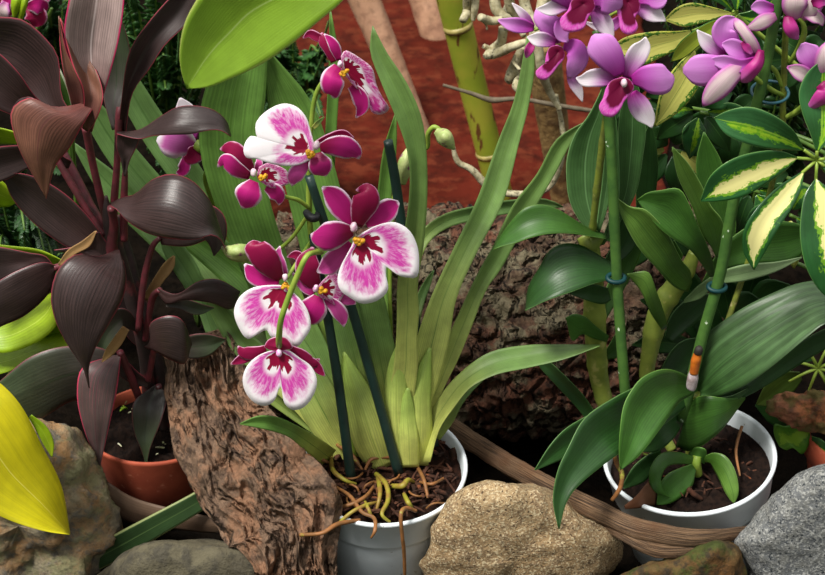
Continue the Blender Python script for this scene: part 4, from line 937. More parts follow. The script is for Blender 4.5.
# small variegated shoot
vs = thing('variegated_shoot', 'small white-edged green shoot standing between the dark cordyline leaves', 'plant', atz(80, 330, 0))
spine('leaf', [(70, 108, 5), (64, 92, 11), (59, 76, 8), (54, 57, 1)], [.16, .155, .16], leafmat('white_edged', (90, 140, 60), (110, 150, 80), .1, .8, edge=(220, 226, 200), edgew=.16, veins=5), vs, fold=.2)
tube('stem', [tuple(a) for a in ((70, 106, .16, 4), (74, 160, .19, 4), (78, 250, .24, 5))] + [(80, 330, atz(80, 330, 0).y, 5)], M_STEMD, vs, n=30)

# ================================================================== light green leaf overhead
ov = thing('overhanging_orchid', 'big smooth light green leaf hanging in at the top edge', 'plant', at(372, -140, -.13))
strip('leaf', [(356, -70), (330, -60), (260, -40), (214, -24), (197, 0), (185, 23), (179.5, 54), (182, 75), (186.5, 88.5)], [(362, -50), (362, -30), (343, 0), (320, 20), (290, 45), (260, 65), (230, 79), (209, 87), (187.5, 88.5)], [-.12, -.14, -.145, -.14, -.13], G_LIME, ov, fold=[.1, .14, .16, .12], n=34, m=14, thick=.0018)
tube('leaf_stalk', [(352, -58, -.12, 16), (362, -80, -.12, 15), (368, -115, -.13, 14), (372, -140, -.13, 14)], M_STEMG, ov, n=20)
# blurred blooms in the far corner
fo = thing('corner_orchid', 'out-of-focus magenta orchid with yellow buds in the top left corner', 'orchid', atz(20, 130, 0))
Y = .42
f = sub('flower', fo)
PT(f, [(28, 6, 8), (34, 12, 20), (36, 20, 22), (34, 27, 3)], [Y, Y-.006, Y], P_DARK)
PT(f, [(30, 2, 8), (38, -2, 20), (44, -8, 18), (48, -16, 2)], [Y, Y-.006, Y], P_MAG)
PT(f, [(28, 6, 8), (38, 6, 18), (43, 8, 16), (46, 12, 2)], [Y-.004, Y-.01, Y], P_MAG)
f = sub('flower', fo)
PT(f, [(8, -4, 8), (2, 4, 20), (-2, 12, 18), (-6, 18, 2)], [Y, Y-.006, Y], P_DARK)
PT(f, [(6, 2, 6), (3, 10, 14), (4, 16, 12), (6, 22, 2)], [Y-.004, Y-.008, Y], D_CREAM)
PT(f, [(10, -6, 8), (8, 4, 14), (10, 12, 8), (12, 16, 2)], [Y-.002, Y-.004, Y], P_MAG)
for P in ([(17, -10, 7), (16, 4, 9), (14, 17, 2)], [(27, -8, 5), (23, 8, 6), (20, 20, 3)]):
    spine('bud', P, [Y - .02, Y - .026, Y - .02], G_CHA, fo, fold=-.4, thick=.002)
tube('flower_stem', [(52, 8, .43, 3), (46, 20, .43, 4), (38, 28, .43, 4), (28, 45, .45, 5), (22, 90, .55, 6), (20, 130, atz(20, 130, 0).y, 7)], M_STEMD, fo, n=40)
tube('flower_stem', [(22, -14, .425, 4), (10, 0, .43, 4), (20, 40, .45, 5)], M_STEMD, fo, n=16)
tube('flower_stem', [(30, 4, .425, 4), (28, 24, .435, 4), (24, 60, .47, 5)], M_STEMD, fo, n=16)
tube('flower_stem', [(27, -8, .40, 3), (17, -10, .40, 3), (12, -16, .41, 3), (18, 30, .45, 4)], M_STEMD, fo, n=16)
# ================================================================== right orchid with canes
TL = (.08, -.14)
rc, ru, rs = potaxis(689, 457, .125, TL); RR = 85.5 * rs
ro = thing('potted_orchid', 'lilac cane orchid with broad dark green leaves in the right white plastic pot', 'potted orchid', (rc.x, rc.y, 0), 'potted orchids')
lathe('pot', potprof(RR, .125), (rc.x, rc.y, .004), M_POTW, ro, tilt=TL)
soil_disc('soil', rc + ru * .108, RR * .94, M_SOIL, ro, .009, tilt=TL)
chips('potting_chips', rc + ru * .112, RR * .7, 90, M_CHIP, ro, 5, .004)
def RL(A, B, Y, mat=G_DEN, **kw):
    kw.setdefault('fold', .14); return strip('leaf', A, B, Y, mat, ro, **kw)
def RS(P, Y, mat=G_DEN, **kw):
    kw.setdefault('fold', .18); return spine('leaf', P, Y, mat, ro, **kw)
# canes
CN = [(.12, .10, .02), (.3, .10, .02), (.48, .10, .02), (.66, .10, .02), (.84, .1, .02)]
tube('cane', [(650, 455, .03, 11), (622, 430, .035, 13), (607, 408, .035, 15), (600, 382, .035, 18.5), (597, 360, .035, 20), (595, 325, .035, 22), (594, 295, .035, 21), (593, 262, .035, 17), (592, 232, .035, 12)], M_CANE, ro, n=90, seg=18, nodes=CN)
tube('cane', [(672, 450, .03, 10), (655, 415, .05, 12), (647, 378, .06, 14), (651, 345, .06, 18), (659, 312, .06, 22), (674, 288, .06, 21), (688, 268, .06, 16), (694, 252, .06, 11)], M_CANE, ro, n=90, seg=18, nodes=CN)
tube('cane', [(690, 455, .02, 9), (690, 430, .01, 10), (690, 410, .0, 12), (694, 392, -.005, 13)], M_CANE, ro, n=20)
tube('cane_sheath', [(582, 236, .03, 12), (590, 246, .025, 16), (600, 236, .03, 12)], M_CANE, ro, n=10, flat=.5)
# upright leaves of the first cane
RL([(597, 236), (586, 228), (577, 217), (569, 199), (566.5, 179), (567, 158), (575, 134), (588, 116), (602, 88), (610, 66)], [(600, 232), (602, 218), (603, 190), (604, 165), (606, 140), (608, 118), (611, 90), (611, 66)], [.04, .045, .05, .055], G_UPR, fold=.2, n=30)
RL([(596, 230), (600, 200), (604, 165), (606, 130), (606, 110)], [(600, 232), (607, 210), (612, 180), (612, 140), (607, 110)], [.03, .035, .04], G_UPR, fold=.2)
RS([(612, 235, 6), (614, 190, 11), (613, 150, 11), (610, 110, 9), (606, 84, 1)], [.05, .055, .06], G_UPR, fold=.3)
RL([(600, 245), (615, 200), (618, 160), (619, 120), (624, 92), (634, 70)], [(604, 245), (630, 206), (637, 190), (643, 156), (646, 129), (635, 70)], [.06, .07, .075], G_UPR, fold=.2)
RL([(640, 250), (636, 200), (640, 150), (650, 120)], [(646, 250), (655, 200), (658, 160), (651, 120)], [.09, .10, .10], G_DEND)
RL([(604, 262), (614, 240), (622, 214), (624, 196)], [(608, 268), (628, 256), (640, 236), (625, 196)], [.07, .08, .08], G_DEND)
RL([(598, 310), (614, 268), (626, 240), (634, 222)], [(606, 320), (634, 270), (642, 246), (635, 222)], [.06, .08, .085], G_DEN)
# leaves pointing left
RL([(606, 234), (591, 229), (575, 220), (559, 210), (541, 204.5), (525, 208), (509, 224), (493, 249)], [(606, 239), (585, 235.5), (570, 233.5), (548, 234), (530, 238), (514, 243.5), (503, 246), (493.5, 249.5)], [.025, .0, -.01, -.005], G_DEN, roll=-.02, fold=[.1, .2, .2], n=28)
RL([(617, 266), (602, 257), (579, 244.5), (563.6, 243.5), (550, 250), (539, 268), (528.5, 287), (525.5, 310)], [(616, 276), (604, 281), (593, 284), (570, 292.5), (559, 296), (541, 303), (533, 307), (525, 310.5)], [.02, -.005, -.015, -.01], G_DEND, roll=-.03, fold=[.1, .16, .16], n=28)
RL([(608, 288), (592, 284), (580, 286), (569, 293)], [(611, 300), (604, 304), (585, 300), (570, 294)], [.01, .0, .0], G_DEND)
RL([(609, 336), (596, 326), (584, 316), (574, 314), (565, 318)], [(607, 342), (592, 338), (582, 334), (573, 341), (566, 319)], [.02, .01, .0], G_DEN, fold=-.1)
RS([(600, 430, 8), (582, 404, 13), (560, 380, 13), (542, 362, 10), (530, 350, 1)], [.03, .04, .05], G_DEND, fold=.2)
RL([(606, 350), (612, 340), (618, 326), (614, 310)], [(606, 360), (620, 356), (624, 336), (615, 310)], [.045, .05, .055], G_DEN)
# leaves between the stakes
RL([(692, 282), (690, 270), (683, 262), (669, 236), (656, 219), (644, 209), (631, 207), (615.5, 197)], [(688, 292), (680, 290), (673, 286), (658, 270), (638, 247), (627, 228), (620, 212), (615.5, 197.5)], [.03, .005, -.005, .0], G_DENL, fold=[.1, .22, .22], n=28)
RL([(715, 276), (713, 262), (706, 242), (698, 226), (690, 206), (679, 189), (660, 190.5), (648, 192.5), (637, 200)], [(710, 277), (708, 274), (700, 262), (690, 250), (669, 236), (658, 227), (652, 220), (644, 210), (637.5, 200.5)], [.03, .0, -.005, .005], G_DEN, fold=[.1, .2, .2], n=28)
RL([(716, 258), (711, 247), (704, 238), (692, 207), (680, 182), (676, 170), (672, 147)], [(720, 258), (724, 238), (722, 220), (711, 206), (702, 186), (688, 163), (673, 147)], [.04, .025, .025, .03], G_DENL, fold=[.1, .2, .2], n=28)
RS([(722, 262, 8), (724, 230, 24), (716, 196, 30), (708, 160, 24), (704, 132, 1)], [.06, .07, .08], G_DEN)
RL([(662, 330), (650, 312), (645, 300), (640, 290), (627, 274)], [(668, 326), (662, 306), (656, 290), (648, 272), (627.5, 273.5)], [.03, .01, .01], G_DENL, fold=-.12)
RL([(674, 240), (680, 250), (683, 256), (680, 262)], [(672, 242), (671, 250), (674, 258), (679, 262)], [.03, .03, .03], G_DEN)
RL([(684, 300), (698, 286), (720, 272), (745, 264.5), (775, 262), (802, 257)], [(684, 303), (700, 299), (715, 286), (745, 281), (775, 272), (802, 258)], [.04, .035, .03, .03], G_PALEU, fold=.1)
RL([(702, 282), (720, 250), (750, 226), (790, 222), (820, 232)], [(704, 284), (730, 268), (760, 264), (792, 262), (820, 234)], [.05, .06, .07, .08], G_DEN, fold=.15)
RS([(668, 340, 8), (680, 322, 22), (700, 304, 20), (716, 294, 1)], [.07, .08, .085], G_DEND)
RS([(660, 400, 8), (672, 372, 22), (690, 350, 24), (706, 338, 1)], [.06, .075, .08], G_DEND)
# big ribbed leaf running right
RL([(690, 396), (688, 372), (694, 351), (705, 335.5), (728, 317.5), (750, 304), (773, 293), (796, 284), (814, 281), (845, 286), (880, 310)], [(697, 395), (716.5, 397), (728, 393), (739, 389), (762, 374), (786.6, 354.5), (800, 343), (809, 335.5), (825, 324), (850, 318), (880, 312)], [.0, -.02, -.03, -.025, -.01], G_PLE, roll=[-.01, -.06, -.06], fold=[.1, .14, .14, .1], pleat=5, n=34, m=24)
RL([(700, 396), (730, 390), (762, 372), (800, 342), (840, 325), (870, 330)], [(700, 400), (739, 399), (762, 388), (796, 367), (826, 349), (870, 332)], [.01, .0, .01, .01], G_DEND, fold=.1, n=28)
# big leaves drooping over the pot's front
RL([(694, 390), (665, 384), (640, 386), (610, 400), (584, 419), (568, 448), (558, 470), (553, 500), (558.5, 529)], [(694, 400), (665, 424), (640, 440), (613, 458), (597, 470), (583.6, 481), (573, 492), (566, 504), (559.5, 529)], [-.005, -.05, -.10, -.135, -.155], G_DEND, fold=[.1, .2, .22, .2], n=34)
RL([(640, 396), (600, 410), (583, 418), (564, 430), (549.5, 446), (534.5, 470)], [(640, 420), (610, 432), (590, 446), (575, 454), (559, 461), (535, 470.5)], [.0, -.05, -.08, -.10], G_DEND, fold=.18)
RL([(696, 382), (686, 375), (665.6, 369), (643, 377), (631, 391), (624, 405), (620, 431), (619, 455), (620.3, 470)], [(698, 390), (690, 396), (680, 402), (668, 418), (656.6, 434), (646, 448), (637, 458), (628, 465), (620.8, 470)], [-.01, -.05, -.075, -.095, -.10], G_DEN, fold=[.1, .22, .22, .2], n=34)
RL([(690, 402), (700, 396), (726, 398), (745, 397)], [(676, 446), (688, 451), (717, 434), (745, 399)], [-.01, -.025, .0], G_DEN, fold=-.1)
RL([(692, 400), (706, 398), (730, 396), (748, 388)], [(690, 420), (706, 418), (730, 406), (749, 390)], [-.005, -.015, .0], G_DEND, fold=.1)
RL([(682, 410), (664, 420), (652, 430), (642, 446)], [(684, 422), (672, 440), (656, 452), (643, 452)], [-.005, -.03, -.03], G_DEND)
# young shoot in the pot
sh = [(700, 462, -.02)]
RL([(696, 470), (692, 486), (682, 496), (668, 504), (657, 505)], [(692, 464), (680, 468), (668, 474), (660, 484), (656.5, 504)], [-.03, -.05, -.055], G_DEN, fold=.12)
RL([(698, 458), (678, 452), (662, 453), (652, 464), (649, 480), (655, 492), (668, 497)], [(698, 466), (682, 464), (668, 466), (662, 474), (661, 484), (664, 492), (670, 498)], [-.02, -.045, -.06, -.055], G_DEN, fold=-.15)
RL([(702, 458), (712, 453), (724, 455), (733, 466), (738.5, 486), (737.5, 497), (733.5, 504)], [(704, 462), (710, 463), (714, 470), (719.5, 480), (725, 492), (730, 500), (733, 504.5)], [-.02, -.035, -.05, -.06], G_DENL, fold=-.12)
RL([(690, 450), (697, 447), (706, 450), (706, 460)], [(686, 462), (694, 462), (700, 462), (704, 464)], [-.015, -.025, -.02], G_DEN)
RL([(660, 448), (649, 454), (634, 466), (622, 486)], [(664, 470), (652, 474), (644, 482), (624, 489)], [-.015, -.035, -.045], G_DEND)
tube('shoot', [(698, 474, -.02, 9), (696, 464, -.025, 10), (697, 456, -.022, 9)], M_STEMG, ro, n=12)
strip('dried_sheath', [(656, 476), (648, 482), (638, 494), (624, 506)], [(656, 506), (648, 506), (638, 508), (625, 509)], [-.05, -.07, -.075], G_DRYB, ro, fold=-.15, label='brown dried leaf base')
tube('root', [(613, 452, -.05, 4), (617, 464, -.085, 5), (622, 474, -.095, 5), (620, 488, -.10, 5), (612, 500, -.10, 4)], M_ROOT, ro, n=30, rough=.1)
tube('root', [(742, 426, .02, 3), (736, 450, .0, 3), (740, 476, -.03, 2)], M_ROOT, ro, n=20)
q = atz(694, 494, .114); tube('wood_chip', [(688, 489, q.y, 5), (695, 495, q.y, 6), (702, 499, q.y, 4)], M_CHIP, ro, n=8, seg=6)
# dry cut flower stub
stb = tube('cane_stub', [(691, 388, -.035, 9), (693, 378, -.037, 10), (694, 370, -.038, 8)], solid('stub_husk', (196, 182, 186), .6, (150, 130, 130), 120), ro, n=10, rough=.25, label='pale husk at the foot of the cut stub')
tube('cane_stub', [(694, 373, -.038, 9), (696, 362, -.039, 10), (698, 352, -.040, 8)], solid('stub_orange', (206, 112, 30), .5, (170, 84, 24), 100), ro, n=10, label='orange dried cane stub', rough=.25)
tube('stub_tip', [(698, 353, -.040, 9), (699, 349, -.0405, 8.5), (699.5, 347, -.041, 5)], solid('stub_black', (44, 36, 30), .7), ro, n=6)

# flower spikes
tube('flower_stem', [(592, 236, .03, 7), (594, 215, .02, 7), (598, 180, .01, 7.5), (603, 140, .0, 7.5), (606, 110, -.005, 6), (606, 70, .0, 5), (600, 30, .02, 5), (596, -20, .03, 4)], M_SPIKE, ro, n=60, nodes=[(.08, .25, .015), (.25, .2, .015), (.42, .2, .012)])
tube('flower_stem', [(700, 400, .01, 6), (735, 300, .04, 6), (765, 210, .04, 6), (781, 140, .02, 6), (783, 100, .012, 6.5), (785, 50, .01, 6.5), (787, 0, .005, 6), (789, -40, .0, 5)], M_SPIKE, ro, n=60)
for P in ([(606, 100, -.005, 4), (614, 92, -.01, 4), (622, 86, -.015, 4)], [(605, 60, .0, 4), (590, 50, .0, 4), (580, 48, .0, 5), (570, 50, -.005, 4), (563, 48, -.008, 4)], [(601, 34, .02, 4), (592, 20, .015, 4), (582, 10, .01, 4)],
          [(599, 26, .02, 4), (612, 14, .015, 4), (628, 8, .008, 4)], [(783, 95, .01, 4), (772, 90, .0, 5), (758, 80, -.012, 5), (746, 69, -.02, 5)], [(782, 86, .01, 4), (776, 72, .008, 5), (770, 66, .006, 4), (768, 62, .006, 2)],
          [(787, 117, .01, 5), (796, 112, .0, 6), (805, 104, -.012, 6), (813, 92, -.02, 6), (817, 83, -.022, 5)], [(789, 63, .01, 4), (798, 50, .0, 6), (804, 34, -.01, 6), (803, 24, -.015, 5), (798, 18, -.018, 4)],
          [(785, 10, .006, 4), (795, 4, .0, 5), (806, -4, -.004, 5)]):
    tube('flower_stem', P, M_STEMG, ro, n=24)
def DP(f, P, Y, mat=D_PINK, **kw): kw.setdefault('fold', .14); return PT(f, P, Y, mat, **kw)
# F1 full face
Y = -.03; f = sub('flower', ro)
DP(f, [(627, 78, 9), (631, 66, 17), (638, 54, 21), (644, 45, 14), (645.5, 37, 1)], [Y+.006, Y+.002, Y+.004], D_WHITE)
DP(f, [(616, 82, 8), (606, 78, 17), (594, 78, 18), (583, 80, 12), (576, 78, 1)], [Y+.006, Y+.003, Y+.006], D_WHITE)
DP(f, [(632, 92, 10), (637, 102, 20), (643, 112, 21), (649, 120, 14), (652, 128, 1)], [Y+.006, Y+.003, Y+.006], D_WHITE)
DP(f, [(620, 76, 9), (614, 64, 24), (606, 52, 31), (598, 42, 27), (593, 35, 4)], [Y+.003, Y-.002, Y+.002], D_PINK, fold=-.08)
DP(f, [(632, 80, 9), (644, 78, 24), (656, 79, 31), (667, 79, 26), (674, 77, 4)], [Y+.003, Y-.002, Y+.002], D_PINK, fold=-.08)
fan('lip', (622, 84), [(622, 77), (630, 80), (634, 88), (630, 95), (624, 102), (620, 110), (612, 117), (603, 115), (599, 107), (603, 98), (606, 88), (611, 81)], Y - .004, L_DEN, f, tilt=(0, -.25), dome=.35)
blob('column', at(624, 83, Y - .010), (.003, .004, .004), M_COLW, f)
# F2 turned sideways
Y = -.01; f = sub('flower', ro)
DP(f, [(561, 42, 9), (556, 32, 22), (547, 22, 22), (540, 14, 16), (537, 9, 3)], [Y+.003, Y-.003, Y+.002], D_PINK, fold=-.1)
DP(f, [(556, 43, 8), (545, 40, 15), (535, 39, 13), (527, 37, 1)], [Y-.002, Y-.006, Y-.002], D_WHITE)
DP(f, [(564, 44, 8), (574, 48, 20), (578, 58, 21), (573, 70, 15), (569, 78, 3)], [Y, Y-.006, Y], D_PINK, fold=-.1)
DP(f, [(570, 70, 8), (574, 82, 12), (579, 92, 9), (582.5, 102, 1)], [Y+.004, Y+.002, Y+.004], D_WHITE)
fan('lip', (558, 52), [(557, 45), (563, 48), (564, 58), (558, 66), (552, 74), (545, 80), (537, 77), (536, 71), (544, 66), (546, 56), (550, 47)], Y - .005, L_DEN, f, tilt=(.1, -.25), dome=.35)
# F2b behind it
Y = .03; f = sub('flower', ro)
DP(f, [(534, 28, 7), (522, 26, 15), (510, 24, 13), (498, 20, 2)], [Y, Y-.004, Y], D_PINK)
DP(f, [(532, 26, 6), (526, 18, 9), (519, 10, 7), (512, 3, 1)], [Y+.002, Y, Y+.002], D_WHITE)
DP(f, [(533, 42, 6), (530, 48, 9), (527, 55, 6), (526, 58, 1)], [Y, Y-.004, Y], D_DEEP)
tube('flower_stem', [(534, 30, .032, 4), (560, 20, .035, 4), (598, 10, .03, 4)], M_STEMG, ro, n=14)
# F3 top middle
Y = -.02; f = sub('flower', ro)
DP(f, [(575, 3, 8), (562, 5, 14), (550, 9, 14), (536, 9, 1)], [Y+.002, Y-.002, Y], D_WHITE)
DP(f, [(592, 8, 8), (600, 18, 18), (607, 28, 16), (614, 37, 1)], [Y+.002, Y-.002, Y], D_WHITE)
DP(f, [(590, 2, 8), (602, -2, 24), (612, 2, 28), (619, 6, 12), (621, 8, 2)], [Y, Y-.005, Y], D_PINK, fold=-.08)
DP(f, [(572, 6, 8), (560, -8, 24), (550, -18, 24), (546, -26, 3)], [Y, Y-.004, Y], D_PINK, fold=-.08)
DP(f, [(582, -2, 8), (584, -16, 18), (586, -30, 1)], [Y+.003, Y, Y+.003], D_WHITE)
fan('lip', (583, 4), [(584, -4), (593, -1), (595, 8), (588, 18), (584, 28), (574, 32), (563, 30), (560, 20), (568, 10), (572, 0)], Y - .006, L_DEN, f, tilt=(0, -.25), dome=.35)
DP(f, [(571, 16, 6), (562, 24, 14), (563, 36, 14), (568, 42, 2)], [Y+.002, Y, Y+.002], D_PINK)
# F4
Y = -.01; f = sub('flower', ro)
DP(f, [(634, 6, 8), (646, 10, 18), (656, 15, 16), (666, 21, 1)], [Y+.002, Y-.002, Y], D_WHITE)
DP(f, [(636, 0, 8), (650, -4, 20), (660, -2, 22), (668, -4, 2)], [Y, Y-.004, Y], D_PINK)
DP(f, [(624, -2, 8), (616, -16, 24), (610, -28, 3)], [Y, Y-.004, Y], D_PINK)
DP(f, [(630, -4, 8), (634, -18, 18), (638, -32, 1)], [Y+.003, Y, Y+.003], D_WHITE)
DP(f, [(622, 18, 8), (612, 26, 12), (602, 28, 10), (584, 22, 1)], [Y+.008, Y+.006, Y+.008], D_WHITE)
fan('lip', (628, 2), [(630, -6), (638, -2), (640, 10), (635, 18), (638, 27), (634, 33), (627, 34.5), (621, 30), (619, 20), (617, 10), (620, -2)], Y - .006, L_DEN, f, tilt=(0, -.25), dome=.35)
# F5 side view
Y = -.02; f = sub('flower', ro)
DP(f, [(744, 60, 8), (722, 67, 24), (704, 70, 32), (692, 70, 26), (683, 70, 5)], [Y, Y-.006, Y], D_PINK, fold=-.1)
DP(f, [(748, 62, 8), (732, 74, 20), (718, 88, 23), (708, 99, 14), (703, 106, 2)], [Y-.006, Y-.014, Y-.012], D_CREAM, fold=-.15)
DP(f, [(724, 56, 8), (714, 48, 16), (706, 41, 15), (697, 30, 1)], [Y+.006, Y+.004, Y+.006], D_WHITE)
DP(f, [(742, 52, 8), (730, 42, 22), (724, 32, 25), (728, 22, 16), (735, 18, 3)], [Y+.004, Y, Y+.004], D_PINK, fold=.2)
DP(f, [(759, 54, 6), (754, 46, 11), (746, 34, 11), (737, 22, 8), (735, 18, 1)], [Y-.002, Y-.006, Y], D_CREAM, fold=-.15)
DP(f, [(755, 55, 8), (742, 52, 18), (730, 46, 16), (722, 44, 3)], [Y-.002, Y-.004, Y], D_PINK)
DP(f, [(756, 60, 7), (740, 66, 14), (722, 62, 14), (708, 60, 2)], [Y-.008, Y-.012, Y-.006], D_PINK)
DP(f, [(742, 42, 4), (747, 48, 8), (752, 54, 3)], [Y-.005, Y-.007, Y-.006], D_DEEP)
spine('mentum', [(761, 50, 6), (758, 62, 12), (750, 72, 14), (744, 78, 12), (740, 80, 4)], [Y-.006, Y-.014, Y-.008], D_DEEP, f, fold=-.4, n=14)
# F6 right edge
Y = -.02; f = sub('flower', ro)
DP(f, [(816, 83, 8), (806, 76, 16), (797, 71, 15), (787, 67, 2)], [Y+.002, Y-.002, Y], D_CREAM)
DP(f, [(815, 74, 8), (812, 60, 22), (806, 50, 22), (803, 43, 4)], [Y+.004, Y, Y+.004], D_PINK)
DP(f, [(819, 76, 8), (824, 62, 20), (828, 50, 18), (832, 38, 1)], [Y-.002, Y-.006, Y-.002], D_CREAM, fold=-.1)
DP(f, [(822, 80, 8), (834, 84, 22), (848, 88, 20), (858, 90, 2)], [Y, Y-.004, Y], D_PINK)
DP(f, [(820, 84, 10), (826, 92, 18), (818, 100, 14), (806, 110, 2)], [Y-.006, Y-.012, Y-.008], D_DEEP, fold=-.2)
# F7 top right
Y = -.015; f = sub('flower', ro)
DP(f, [(774, 8, 7), (766, 8, 14), (758, 7, 14), (751, 8, 3)], [Y, Y-.003, Y], D_PINK)
DP(f, [(776, 16, 7), (766, 20, 15), (757, 25, 13), (745, 29, 1)], [Y-.002, Y-.006, Y-.002], D_CREAM, fold=-.12)
DP(f, [(796, 20, 8), (794, 8, 24), (796, -2, 24), (800, -14, 2)], [Y-.003, Y-.008, Y-.002], D_CREAM, fold=-.12)
DP(f, [(798, 18, 8), (808, 10, 20), (816, 0, 18), (822, -12, 2)], [Y, Y-.005, Y], D_CREAM, fold=-.1)
DP(f, [(804, 14, 7), (814, 16, 14), (820, 20, 11), (823, 26, 1)], [Y-.003, Y-.006, Y-.003], D_CREAM)
DP(f, [(788, 16, 8), (790, 26, 14), (794, 34, 12), (798, 39, 2)], [Y-.004, Y-.010, Y-.006], D_DEEP, fold=-.2)
f = sub('flower', ro)
DP(f, [(812, 4, 6), (817, 2, 14), (822, 2, 12), (828, 4, 1)], [Y-.01, Y-.014, Y-.01], D_DEEP)
DP(f, [(810, -2, 8), (818, -10, 18), (826, -18, 2)], [Y-.004, Y-.008, Y], D_PINK)
tube('flower_stem', [(789, -20, .002, 4), (800, -10, -.008, 4), (813, 2, -.02, 4)], M_STEMG, ro, n=10)

# stakes and ties
stake([(596, 30, .0, 9), (604, 60, -.005, 10), (612, 170, -.012, 10.5), (617, 280, -.012, 10.5), (625, 390, -.02, 10.5), (632, 452, -.02, 10)], M_STAKEG, 'bright green stake beside the first cane and its flower spike')
stake([(784, -30, -.004, 11.5), (778, 0, -.004, 11.5), (762, 83, -.006, 11.5), (733, 204, -.008, 11.5), (721, 271, -.008, 11.5), (702, 338, -.008, 11.5), (682, 420, -.01, 11.5)], M_STAKEG, 'green stake spotted white leaning right between the lilac flowers')
def ring(cx, cy, Y, a, b, wpx, mat, label):
    k = pxm(cx, cy, Y); P = []
    for i in range(49):
        th = 2 * math.pi * i / 48
        P.append(at(cx, cy, Y) + RT * (a * k * math.cos(th)) + Vector((0, math.cos(.35), math.sin(.35))) * (b * k * 1.15 * math.sin(th)))
    return tag(tube3('plant_tie', P, [wpx / 2 * k], mat, None, seg=8), label, 'plant tie', 'plant ties')
ring(770, 92, .003, 18.5, 14, 3.2, M_TIER, 'large blue-grey ring tie around stake and stem below the side-view flower')
ring(616, 278, -.012, 8.5, 5, 5, M_TIE, 'dark teal tie holding the bright green stake to the first cane')
ring(717, 287, -.008, 8.5, 5, 5, M_TIE, 'dark teal tie on the leaning spotted stake below the pale leaf')

# ================================================================== umbrella plant in the terracotta pot behind
uc = atz(868, 436, .12); us = pxm(838, 428, uc.y); UR = 62 * us
up_ = thing('potted_umbrella_plant', 'cream-variegated umbrella plant in a terracotta pot at the right edge', 'potted plant', (uc.x, uc.y, 0))
lathe('pot', [(UR*.66, 0), (UR*.68, .002), (UR*.94, .095), (UR*.94, .096), (UR, .098), (UR, .122), (UR*.97, .124), (UR*.93, .122), (UR*.9, .10), (UR*.8, .06)], tuple(up_.location), M_TERR, up_)
soil_disc('soil', (uc.x, uc.y, .108), UR * .94, M_SOIL, up_, .006)
def UL(A, B, Y, mat=G_SCH, **kw):
    kw.setdefault('fold', .12); kw.setdefault('m', 12); kw.setdefault('n', 26); return strip('leaflet', A, B, Y, mat, up_, **kw)
def US(P, Y, mat=G_SCH, **kw): kw.setdefault('m', 12); kw.setdefault('fold', .14); return spine('leaflet', P, Y, mat, up_, **kw)
hub = (817, 159.6); HY = -.04
UL([(804, 149), (794, 131), (775, 116), (749, 107), (727, 111), (713.5, 118)], [(803, 151), (790, 150), (772.6, 149.5), (744, 143), (725, 133.5), (714, 118.5)], [HY-.004, HY-.02, HY-.024, HY-.015], G_SCHG, fold=.1)
UL([(797, 157), (781, 151), (751, 153), (727, 162), (709.6, 177), (700.5, 200)], [(797, 159), (786, 170), (766, 184), (742, 197), (716, 201.5), (701, 201.5)], [HY-.006, HY-.025, HY-.035, HY-.03], G_SCH, fold=.12)
UL([(801, 172), (779, 186), (757, 208), (744, 230), (743.5, 252), (753.5, 270)], [(804, 174), (801, 190), (792, 208), (781, 224), (764, 254), (754.5, 270)], [HY-.008, HY-.03, HY-.045, HY-.045], leafmat('umbrella_leaf_most_cream', (36, 84, 34), (40, 92, 40), .1, .8, veins=3, rough=.28, trans=.1, patch=((230, 222, 150), .30, (90, 140, 40)), spec=.6), fold=.12)
UL([(815, 179), (805, 194), (801, 214), (800, 236), (806, 267), (820, 291), (838, 306)], [(817, 179), (834, 194), (846, 220), (852, 250), (850, 280), (839, 306)], [HY-.008, HY-.03, HY-.045, HY-.04], G_SCH, fold=.12)
UL([(816, 152), (811, 136), (802, 112), (799, 92), (808, 72), (822, 60)], [(818, 152), (832, 138), (842, 116), (844, 92), (836, 72), (823, 60)], [HY, HY+.005, HY+.012, HY+.015], G_SCHG)
US([(824, 158, 3), (840, 150, 26), (866, 146, 34), (890, 148, 20), (905, 150, 1)], [HY-.004, HY-.015, HY-.01], G_SCH)
US([(823, 166, 3), (846, 176, 30), (872, 192, 32), (894, 206, 1)], [HY-.006, HY-.025, HY-.02], G_SCHG)
for e in ((804, 150), (797, 158), (802, 173), (816, 180), (817, 151), (824, 159), (824, 166)):
    tube('leaflet_stalk', [(hub[0], hub[1], HY, 4), ((hub[0] + e[0]) / 2, (hub[1] + e[1]) / 2, HY - .006, 3.4), (e[0], e[1], HY - .006, 3.4)], M_STEMG, up_, n=10, seg=8)
tube('leaf_stalk', [(817, 160, HY, 5), (835, 185, .0, 5), (860, 240, .05, 6), (866, 300, .08, 8)], M_STEMG, up_, n=24)
tube('trunk', [(840, 430, uc.y, 12), (856, 380, .11, 12), (866, 300, .09, 11), (864, 200, .10, 10), (846, 90, .11, 9), (830, -10, .11, 8)], M_STEMD, up_, n=40)
